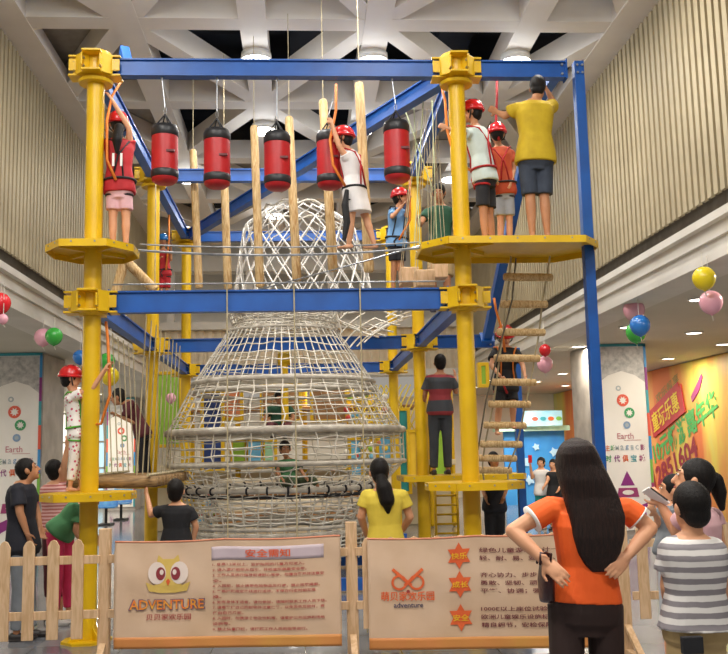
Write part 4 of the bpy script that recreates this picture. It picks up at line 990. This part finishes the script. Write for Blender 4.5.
# ------------------------------------------------------------------ balloons
def balloon(px, py, r, Y, c, lab):
    m = mat(c[0]+' balloon', c[1], c[1], .25, spec=.6); p = at(px, py, Y); R = r*Y/F
    t = thing('balloon', p, lab, 'balloon')
    MB().lathe([(R*math.sin(a)*(1 if a < PI/2 else 1-.06*(a-PI/2)), R*math.cos(a)*(1 if a < PI/2 else 1.12)) for a in [max(.02, PI*i/14) for i in range(14)]] + [(R*.09,-R*1.14),(R*.10,-R*1.2),(R*.01,-R*1.15)], p, 24).build('skin', m, t, True)
    MB().tube([p + V((0,0,-R*1.17)), p + V((.02,.02,-R*1.6))], .005, 5).build('string', WROPE, t)
    MB().tube([p + V((0,R*.2,R*.9)), (p.x, p.y+R*.2, ZG)], .004, 4).build('ceiling_thread', WROPE, t)
RD, PK, GN, YL, BL = ('red','#d3202a'), ('pink','#e8a8b8'), ('green','#3fae46'), ('yellow','#e6cc1e'), ('blue','#2a72c0')
for a in ((0,303,10.5,10.6,RD,'big red balloon at the left picture edge'),(3,319,5,10.5,PK,'small pink balloon under the big red one'),(43,337,8.5,13.4,PK,'pink balloon overlapped by a green one at left'),
          (54,336,8.5,13.1,GN,'green balloon in front of a pink one at left'),(80,357,7,14,BL,'blue balloon just left of the front left pole'),(107,361,8,14,GN,'green balloon behind orange strap of front left pole'),(110,376,9,13.8,YL,'yellow balloon below the green one near left pole'),
          (704,278,12,9.15,YL,'yellow balloon at the top right above a pink one'),(711,302,12,9.35,PK,'pink balloon right below the yellow one at right'),(634,310,11,12.5,PK,'pink balloon of the trio near the blue post'),
          (636,332,10.5,12.4,GN,'green balloon tucked behind the blue one'),(640,325,10.5,12.0,BL,'blue balloon in front of the green one'),(545,350,6,14,RD,'small red balloon right of the rope ladder'),(545,364,8,14.2,PK,'pink balloon below the small red one by the ladder'),
          (171,398,5,17.5,PK,'tiny pink balloon seen behind the middle left pole')): balloon(*a)
# ------------------------------------------------------------------ people
ORT = mat('orange polo cloth', '#f0651e', '#e45814', .75, scale=5, bump=.5, bscale=7); BRN = mat('dark brown trousers cloth', '#2e1a16', '#24130f', .8, scale=5, bump=.35, bscale=9)
BTS = mat('black t-shirt cloth', '#17171b', '#1e1e22', .85, bump=.4, bscale=9); NAVY = mat('navy shirt cloth', '#23242e', '#1c1d26', .85, bump=.4, bscale=9)
YLT = mat('yellow t-shirt cloth', '#c4a61c', '#b49616', .8, bump=.45, bscale=8); YLW = mat('pale yellow t-shirt cloth', '#ddc648', '#ceb63a', .8, bump=.4, bscale=8)
DEN = mat('dark denim', '#39414f', '#2c3340', .85, bump=.4, bscale=12); GRY = mat('grey trousers cloth', '#7d8288', '#6c7177', .85, bump=.3, bscale=9)
DGR = mat('charcoal trousers cloth', '#3c4046', '#33363c', .85, bump=.3, bscale=9); KHK = mat('khaki cloth', '#b39a6c', '#a38a5e', .85, bump=.3, bscale=9)
WHT = mat('white dress cloth', '#e6e2e0', '#d8d3d2', .8, bump=.5, bscale=8); MNT = mat('pale mint shirt cloth', '#cfdcd8', '#c0cfca', .8, bump=.4, bscale=8)
STB = mat('grey striped boy shirt', '#d6d2ce', '#807a7e', .8, scale=6.6, kind='stripe', bump=.2, bscale=9); STM = mat('dark red striped shirt', '#3f4248', '#8c2e34', .8, scale=1.05, kind='stripe')
GRN = mat('green t-shirt cloth', '#23523a', '#1d4630', .8, bump=.4, bscale=9); LGN = mat('sage green shirt cloth', '#4f8a5a', '#44794e', .8, bump=.4, bscale=9); PNK = mat('pink leggings cloth', '#d0305e', '#bc2852', .8, bump=.3, bscale=9)
RDT = mat('red sports shirt', '#b41c24', '#a0161e', .75, bump=.3, bscale=9); ORK = mat('burnt orange shirt', '#c2502a', '#b04422', .8, bump=.4, bscale=9); PKS = mat('pink shorts cloth', '#dcb0b4', '#cf9fa6', .8, bump=.3, bscale=9)
FLO = mat('white floral cloth', '#c8506e', '#efe9e4', .8, scale=28, kind='spots'); LBL = mat('light blue shirt cloth', '#6a94c0', '#6a98c6', .8, bump=.4, bscale=9); BSH = mat('black shorts cloth', '#18181c', '#222228', .8)
PST = mat('pink striped top', '#d8a8a4', '#b0665e', .8, scale=9, kind='stripe'); TEA = mat('teal trousers cloth', '#1f8a84', '#187670', .8); GSH = mat('grey shorts cloth', '#a8acb2', '#969aa2', .8); BLS = mat('blue shirt cloth', '#2f62b8', '#2856a4', .8)
SHW = mat('pale trainers', '#cfccc8', '#b8b4b0', .6); SHD = mat('dark shoes', '#2a2422', '#201b1a', .5); WTR = mat('white knit trim', '#f2efea', '#e4e0da', .7); MAR = mat('maroon cloth', '#5a2028', '#4a1820', .8)
# foreground: woman in orange, hands on hips, seen from behind
r, P, sec = person('woman in orange polo with long dark hair, hands on hips, seen from behind', 4.4, dict(head=(576,464,.0),neck=(586,503,.0),sl=(552,507,0),sr=(625,508,.02),el=(513,531,-.02),er=(650,528,.0),
    wl=(545,561,-.13),wr=(627,556,-.09),hl=(566,612,0),hr=(605,612,0),kl=(568,701,-.02),kr=(608,702,-.02),al=(571,780,0),ar=(608,780,0)), (0,1), (.05,1,.02), 1.0, 1.0, SKIN, ORT, .50, .27, .012, BRN, 1.95,
    'long', HAIRB, shoes=SHD, gz=0, vox=.0055, trim=WTR, palms=((0,1,0),(0,1,0)), curl=.3, slim=.95, handk=.95)
# handbag hanging from her left wrist
b = at(546,580,4.36); t = thing('handbag', (b.x,b.y,b.z-.08), 'small dark maroon handbag hanging from wrist of woman in orange', 'handbag'); HB = mat('maroon leather', '#3a1518', '#2c0f12', .35, bump=.3, bscale=30)
c = MB(); c.loft([(b+V((0,0,-.095)),V((.030,0,0)),V((0,.05,0))),(b+V((0,0,-.08)),V((.030,0,0)),V((0,.075,0))),(b+V((0,0,.0)),V((.032,0,0)),V((0,.08,0))),(b+V((0,0,.06)),V((.022,0,0)),V((0,.07,0))),(b+V((0,0,.075)),V((.012,0,0)),V((0,.06,0)))]); c.build('pouch', HB, t, True)
wl = P['wl'] + V((-.01,-.0,.01)); c = MB()
for q in (-.04,.04): c.tube([b+V((0,q,.07)), b+V((.0,q*.8,.13)), wl+V((-.02,q*.7,-.02)), wl+V((-.015,q*.6,.03)), wl+V((.035,q*.5,.02)), wl+V((.02,q*.7,-.05)), b+V((.02,q*.9,.12)), b+V((.01,q,.07))], .006, 8)
c.build('straps', HB, t, True)
# boy in striped shirt
BOY, _, _ = person('boy in grey striped t-shirt seen from behind at the right edge', 4.1, dict(head=(690,507,0),neck=(691,536,0),sl=(672,547,0),sr=(713,548,0),el=(667,586,.03),er=(722,590,.02),wl=(672,618,.12),wr=(721,622,.1),
    hl=(684,632,0),hr=(708,632,0),kl=(683,695,0),kr=(709,695,0),al=(683,752,0),ar=(709,752,0)), (0,1), (-.25,1,-.05), .86, .93, SKIN, STB, .62, .04, .024, KHK, 1.0, 'short', gz=0, vox=.007, shoes=SHW, slim=.95)
p = at(692,645,3.96); MB().bar(p-V((.045,0,0)), p+V((.045,0,0)), .03, .07).build('pocket_patch', BTS, BOY, bevel=.004)
# ponytail girl holding a phone
r, P, sec = person('woman with ponytail in a pale pink top looking up and holding a phone', 5.0, dict(head=(693,480,0),neck=(696,507,0),sl=(683,518,-.12),sr=(713,516,.12),el=(678,534,-.05),er=(720,548,.1),wl=(661,505,.0),wr=(708,560,.05),
    hl=(690,588,-.05),hr=(708,588,.05),kl=(690,655,0),kr=(708,655,0),al=(690,722,0),ar=(708,722,0)), (-1,.25), (-1,.35,.30), .97, 1.0, SKIN, PKS, .30, -.1, .012, DEN, 1.9, 'short', tail=([(709,474,.03),(716,480,.03),(719,492,.03),(722,508,.02)],(.030,.040,.042,.018)), gz=0, vox=.007, shoes=SHW, curl=1.1, slim=.9)
p = at(656,497,4.98); q = (at(663,503,4.98)-at(648,492,4.98)).normalized(); t = thing('mobile_phone', p, 'white framed mobile phone held up by the ponytail woman', 'phone')
MB().bar(p-q*.070, p+q*.070, .012, .065, V((.2,-1,.5))).build('case', PWH, t, bevel=.003); MB().bar(p-q*.056+V((0,-.004,.006)), p+q*.056+V((0,-.004,.006)), .011, .056, V((.2,-1,.5))).build('screen', BLK, t)
person('dark-haired child in grey top half hidden behind the raised phone', 6.3, dict(head=(672,490,0),neck=(672,504,0),sl=(664,511,-.05),sr=(682,511,.05),el=(660,526,0),er=(686,528,0),wl=(655,514,-.1),wr=(680,540,-.1),
    hl=(668,551,0),hr=(678,551,0),kl=(668,594,0),kr=(678,594,0),al=(668,636,0),ar=(678,636,0)), (-1,.1), (-1,.2,.1), .74, .9, SKIN, GRY, .5, -.1, .012, GSH, 1.0, gz=0, vox=.009, shoes=SHW)
# woman in yellow t-shirt
person('woman in yellow t-shirt with long black ponytail standing behind the fence', 8.45, dict(head=(379,472,0),neck=(383,489,0),sl=(367,495,0),sr=(402,495,0),el=(361,517,.02),er=(410,517,.02),wl=(366,533,.14),wr=(402,531,.15),
    hl=(377,550,0),hr=(395,550,0),kl=(377,596,0),kr=(395,596,0),al=(377,640,0),ar=(395,640,0)), (0,1), (-.15,1,.05), 1.0, 1.05, SKIN, YLW, .55, -.14, .016, DEN, 1.9, tail=([(381,478,-.09),(384,488,-.12),(387,500,-.13),(388,512,-.12)],(.045,.072,.070,.02)), gz=0, vox=.009, shoes=SHW)
# boy in black t-shirt, arm raised
person('boy in black t-shirt raising his left arm toward the middle left pole', 9.3, dict(head=(176,491,0),neck=(177,504,0),sl=(162,510,0),sr=(190,511,0),el=(151,515,.05),er=(196,527,.02),wl=(147,495,.12),wr=(193,541,.05),
    hl=(169,545,0),hr=(184,545,0),kl=(169,583,0),kr=(184,583,0),al=(169,618,0),ar=(184,618,0)), (0,1), (.1,1,.1), .84, 1.0, SKIN, BTS, .55, -.1, .02, GRY, 1.0, gz=0, vox=.009, shoes=SHW)
# man at the left
person('man in dark shirt and grey trousers looking up beside the left fence', 9.2, dict(head=(28,470,0),neck=(22,483,0),sl=(17,489,-.16),sr=(28,488,.16),el=(20,513,-.2),er=(36,509,.2),wl=(27,533,-.18),wr=(40,527,.14),
    hl=(20,546,-.07),hr=(27,546,.07),kl=(20,580,-.07),kr=(28,580,.07),al=(17,614,-.08),ar=(31,612,.08)), (1,.15), (1,.15,.38), 1.04, 1.0, SKIN2, NAVY, .7, -.14, .02, GRY, 1.95, gz=0, vox=.009, shoes=SHD)
# child with red helmet on the low platform
person('child in white floral outfit and red helmet on the low left platform', 9.05, dict(head=(71,378,0),neck=(75,392,0),sl=(70,398,-.10),sr=(82,397,.08),el=(93,388,-.15),er=(95,385,.12),wl=(104,370,-.16),wr=(107,368,.1),
    hl=(76,434,-.06),hr=(82,434,.06),kl=(74,461,-.05),kr=(82,461,.06),al=(70,482,-.05),ar=(81,482,.06)), (1,.1), (1,.3,-.05), .66, .92, SKIN, FLO, .5, -.1, .018, FLO, 1.75, helmet=HRED, harness=(HARG,HARG), gz=zl+.01, vox=.009, lanyard=([(84,425,-.1),(101,424,-.15),(110,395,-.15),(108,340,-.1),(106,322,0)],ORST))
# adults helping the child
person('woman in pink striped top reaching up to the helmeted child', 10.2, dict(head=(56,470,0),neck=(55,483,0),sl=(49,488,-.05),sr=(63,488,.05),el=(44,503,0),er=(64,466,-.05),wl=(50,515,0),wr=(67,447,-.1),
    hl=(50,528,0),hr=(60,528,0),kl=(50,565,0),kr=(60,565,0),al=(50,600,0),ar=(60,600,0)), (.5,.8), (.6,.6,.3), .93, 1.0, SKIN, PST, .35, -.1, .014, MAR, 1.6, hair='short', gz=0, vox=.01, shoes=SHD)
person('child in green shirt and pink leggings bending under the low platform', 9.9, dict(head=(91,498,.05),neck=(84,505,0),sl=(80,512,-.1),sr=(82,507,.1),el=(76,530,-.12),er=(90,524,.1),wl=(84,545,-.1),wr=(97,538,.1),
    hl=(55,532,-.07),hr=(65,532,.07),kl=(57,562,-.06),kr=(68,562,.08),al=(53,596,-.06),ar=(70,594,.08)), (1,.2), (1,.2,-.4), 1.0, .95, SKIN, LGN, .6, -.1, .02, PNK, 1.8, gz=0, vox=.01, shoes=SHW)
# climber behind the ropes
person('climber in brown top and black trousers leaning left behind the rope bridge', 12.3, dict(head=(118,397,0),neck=(127,402,0),sl=(131,404,-.12),sr=(132,408,.12),el=(124,418,-.15),er=(128,420,.1),wl=(136,424,-.1),wr=(117,415,.05),
    hl=(141,434,-.07),hr=(145,434,.07),kl=(141,457,-.06),kr=(146,457,.06),al=(142,481,-.06),ar=(148,481,.06)), (-1,.1), (-1,.0,-.15), .74, .95, SKIN2, MAR, .9, -.1, .02, BSH, 1.9, vox=.012, shoes=SHD)
# upper left climber
RG_, PR_, _ = person('girl in red sports shirt and pink shorts hugging the upper left pole', 9.1, dict(head=(118,124,.08),neck=(119,140,.05),sl=(109,146,.0),sr=(130,147,.08),el=(98,142,.16),er=(129,128,.0),wl=(93,136,.05),wr=(112,100,-.06),
    hl=(114,190,0),hr=(125,190,0),kl=(113,212,0),kr=(126,212,0),al=(113,234,0),ar=(126,234,0)), (-.5,.9), (-.3,1,.1), .80, .98, SKIN, RDT, .35, -.08, .022, PKS, .75, helmet=HRED, harness=(HARK,HARK), gz=zp+.01, vox=.009, lanyard=([(116,180,-.14),(107,160,-.14),(107,120,-.1),(112,96,-.05),(121,82,0)],ORST), tail=([(119,128,-.10),(117,140,-.15),(117,152,-.15)],(.05,.05,.02)))
text_mb('11', at(112,166,8.96), (1,0,0), (0,0,1), .10, .13, .05).build('shirt_number', WTR, RG_)
person('small climber in red with blue helmet on the beam behind', 14.2, dict(head=(163,241,0),neck=(163,250,0),sl=(157,253,0),sr=(169,253,0),el=(156,262,-.05),er=(171,260,0),wl=(160,258,-.2),wr=(171,247,-.1),
    hl=(161,274,0),hr=(167,274,0),kl=(161,288,0),kr=(167,288,0),al=(161,302,0),ar=(167,302,0)), (0,-1), (.2,-1,0), .62, .85, SKIN2, RDT, .5, -.1, .012, RDT, 1.0, helmet=HBLU, harness=(HARK,HARK), vox=.012, lanyard=([(166,270,-.2),(169,240,-.1),(169,215,0)],ORST))
# girl in white on the tightrope
GIRL, _, _ = person('girl in a white dress and red helmet balancing on the tightrope', 9.05, dict(head=(343,138,0),neck=(349,151,0),sl=(346,157,-.10),sr=(353,156,.10),el=(339,146,-.14),er=(341,152,.1),wl=(332,124,-.12),wr=(333,128,.1),
    hl=(352,196,-.05),hr=(358,196,.05),kl=(351,221,-.05),kr=(366,218,.05),al=(349,243,-.03),ar=(374,243,.03)), (-1,.1), (-1,.15,.0), .76, .95, SKIN, WHT, .25, -.1, .014, dress=WHT, helmet=HRED, harness=(HARN,HARK), vox=.008, curl=1.6, lanyard=([(345,186,-.12),(333,165,-.14),(330,140,-.13),(336,110,0),(336,84,0)],ORST))
t = at(347,190,8.88); MB().tube([t, at(345,205,8.86), at(347,222,8.86), at(344,240,8.87)], [.02,.035,.035,.02], 8).build('tether_strap', HARK, GIRL)
# child in blue and man in green
person('child in light blue shirt and red helmet near the hanging steps', 11.6, dict(head=(400,197,0),neck=(398,208,0),sl=(393,213,-.05),sr=(404,213,.05),el=(392,217,-.2),er=(407,216,-.1),wl=(403,205,-.2),wr=(408,199,-.15),
    hl=(393,244,0),hr=(400,244,0),kl=(394,265,0),kr=(401,265,0),al=(393,288,0),ar=(401,288,0)), (.7,-.5), (1,-.3,.1), .74, .95, SKIN2, LBL, .6, -.1, .016, BSH, .8, helmet=HRED, harness=(HARK,HARK), vox=.01, lanyard=([(399,240,-.15),(410,220,-.1),(410,190,-.1),(409,160,0)],ORST))
person('man in green t-shirt bowing his head behind the right pole', 11.2, dict(head=(439,193,-.03),neck=(440,206,.05),sl=(427,212,0),sr=(456,212,0),el=(420,225,-.1),er=(458,232,-.05),wl=(418,219,-.30),wr=(450,245,-.2),
    hl=(434,256,0),hr=(448,256,0),kl=(433,280,-.1),kr=(447,280,-.05),al=(433,306,0),ar=(447,306,0)), (-.2,-1), (-.3,-1,-.35), .92, 1.0, SKIN2, GRN, .5, -.1, .018, KHK, .85, vox=.01, shoes=SHD)
# three on the wide platform
person('boy in pale shirt and red helmet holding the right yellow pole', 9.15, dict(head=(472,112,.0),neck=(475,127,0),sl=(468,133,-.11),sr=(484,134,.08),el=(461,134,-.22),er=(473,146,.15),wl=(447,128,-.20),wr=(463,150,.15),
    hl=(482,178,-.06),hr=(488,178,.06),kl=(483,205,-.06),kr=(489,205,.06),al=(485,228,-.05),ar=(492,226,.06)), (-1,.2), (-1,.3,0), .82, .98, SKIN2, MNT, .55, -.08, .02, BSH, .85, helmet=HRED, harness=(HARN,HARN), gz=zp+.01, vox=.008, curl=1.2, lanyard=([(470,170,-.1),(455,160,-.2),(447,130,-.2),(445,100,-.1),(441,84,0)],ORST))
person('small child in burnt orange shirt with red helmet between boy and man', 9.4, dict(head=(497,134,.0),neck=(499,147,0),sl=(491,153,0),sr=(511,153,0),el=(488,167,-.05),er=(514,168,0),wl=(494,178,-.12),wr=(511,182,-.08),
    hl=(500,191,0),hr=(508,191,0),kl=(500,210,0),kr=(509,210,0),al=(500,228,0),ar=(509,228,0)), (.0,1), (.1,1,0), .68, .92, SKIN, ORK, .6, -.1, .02, GSH, .85, helmet=HRED, harness=(HARN,HARK), gz=zp+.01, vox=.009, lanyard=([(499,140,-.08),(496,120,-.05),(497,96,0),(497,78,0)],mat('red tether','#b8161c','#a01218',.6)))
person('man in yellow t-shirt and dark denim shorts standing on the wide platform', 8.78, dict(head=(538,88,.06),neck=(534,102,.0),sl=(517,108,0),sr=(548,107,0),el=(505,116,.10),er=(555,106,.15),wl=(497,112,.16),wr=(548,92,.22),
    hl=(527,160,0),hr=(544,160,0),kl=(530,193,0),kr=(544,193,0),al=(532,227,0),ar=(547,227,0)), (.05,1), (.35,1,-.05), 1.0, 1.0, SKIN2, YLT, .55, -.06, .026, DEN, .98, gz=zp+.01, vox=.009, slim=1.06)
# striped man
person('man in dark red striped shirt standing on the long low platform', 12.35, dict(head=(440,363,0),neck=(440,374,0),sl=(429,379,0),sr=(451,379,0),el=(425,394,.05),er=(456,392,.02),wl=(424,403,.2),wr=(455,376,.15),
    hl=(434,411,0),hr=(446,411,0),kl=(434,440,0),kr=(447,440,0),al=(434,469,0),ar=(448,469,0)), (0,1), (0,1,0), .93, 1.0, SKIN2, STM, .75, -.12, .026, DGR, 1.95, gz=zl2+.01, vox=.011, shoes=SHD, slim=1.0)
# ladder climber
person('climber in black t-shirt and red helmet gripping the rope ladder rungs', 10.3, dict(head=(505,336,0),neck=(505,347,.02),sl=(495,352,0),sr=(516,352,0),el=(491,365,-.12),er=(523,366,-.12),wl=(500,376,-.30),wr=(525,377,-.30),
    hl=(501,388,0),hr=(511,388,0),kl=(499,408,-.05),kr=(513,404,-.05),al=(497,430,0),ar=(513,424,0)), (0,-1), (0,-1,-.5), .76, .95, SKIN, BTS, .6, -.1, .02, BSH, .8, helmet=HRED, harness=(ORST,HARN), vox=.01, curl=1.3, lanyard=([(505,352,-.15),(502,330,-.1),(496,310,-.1),(494,298,-.1)],ORST))
# people at the back right
person('woman in white t-shirt and teal trousers holding up a red phone', 19.5, dict(head=(541,463,0),neck=(541,469,0),sl=(536,472,0),sr=(547,472,0),el=(532,478,0),er=(551,480,0),wl=(530,462,-.1),wr=(548,486,0),
    hl=(539,493,0),hr=(545,493,0),kl=(539,511,0),kr=(545,511,0),al=(539,528,0),ar=(545,528,0)), (-.6,-1), (-.6,-1,0), .95, 1.05, SKIN, WHT, .5, -.1, .014, TEA, 1.9, gz=0, vox=.016, shoes=SHW)
p = at(530,459,19.3); tag(MB().box((p.x-.04,19.29,p.z-.08),(p.x+.04,19.30,p.z+.08)).build('mobile_phone', HRED, loc=p, bevel=.002), 'red phone held high by the woman in white', 'phone')
person('woman in black top standing beside the one with red phone', 19.2, dict(head=(553,465,0),neck=(554,471,0),sl=(549,474,0),sr=(560,474,0),el=(547,482,-.1),er=(562,482,0),wl=(544,487,-.2),wr=(559,489,-.1),
    hl=(552,495,0),hr=(558,495,0),kl=(552,513,0),kr=(558,513,0),al=(552,529,0),ar=(558,529,0)), (-.6,-1), (-.7,-1,0), .95, 1.05, SKIN, BTS, .3, -.1, .014, KHK, 1.9, gz=0, vox=.016, shoes=SHD)
person('person in dark clothes standing behind the low right platform', 13.2, dict(head=(494,460,0),neck=(494,471,0),sl=(485,476,0),sr=(504,476,0),el=(483,489,.05),er=(506,489,.05),wl=(486,499,-.1),wr=(503,499,-.1),
    hl=(490,508,0),hr=(499,508,0),kl=(490,535,0),kr=(500,535,0),al=(490,560,0),ar=(500,560,0)), (.2,-1), (.3,-1,0), .96, 1.0, SKIN2, NAVY, .6, -.1, .018, BTS, 1.95, gz=0, vox=.014, shoes=SHD)
# two inside the tower
person('child in dark green shirt sitting inside the upper tower net', 12.9, dict(head=(280,398,0),neck=(279,406,.05),sl=(269,409,0),sr=(290,409,0),el=(265,419,-.1),er=(294,419,-.1),wl=(276,426,-.2),wr=(284,427,-.2),
    hl=(275,428,.0),hr=(283,428,.0),kl=(270,425,-.3),kr=(288,425,-.3),al=(273,434,-.5),ar=(285,434,-.5)), (0,-1), (0,-1,-.3), .78, .9, SKIN2, GRN, .6, -.1, .016, MAR, 1.8, vox=.012, shoes=SHD)
person('child in green shirt and camouflage trousers sitting inside the lower tower net', 12.7, dict(head=(285,449,0),neck=(288,459,.05),sl=(280,463,0),sr=(297,463,0),el=(277,472,-.1),er=(302,472,-.1),wl=(283,480,-.2),wr=(306,478,-.2),
    hl=(285,484,.0),hr=(294,484,.0),kl=(290,480,-.3),kr=(312,478,-.2),al=(296,488,-.4),ar=(318,486,-.2)), (.2,-1), (.2,-1,-.1), .70, .95, SKIN2, LGN, .6, -.1, .018, mat('olive camouflage','#4c5a3a','#2e3a26',.8,scale=14), 1.8, vox=.012, shoes=SHD)
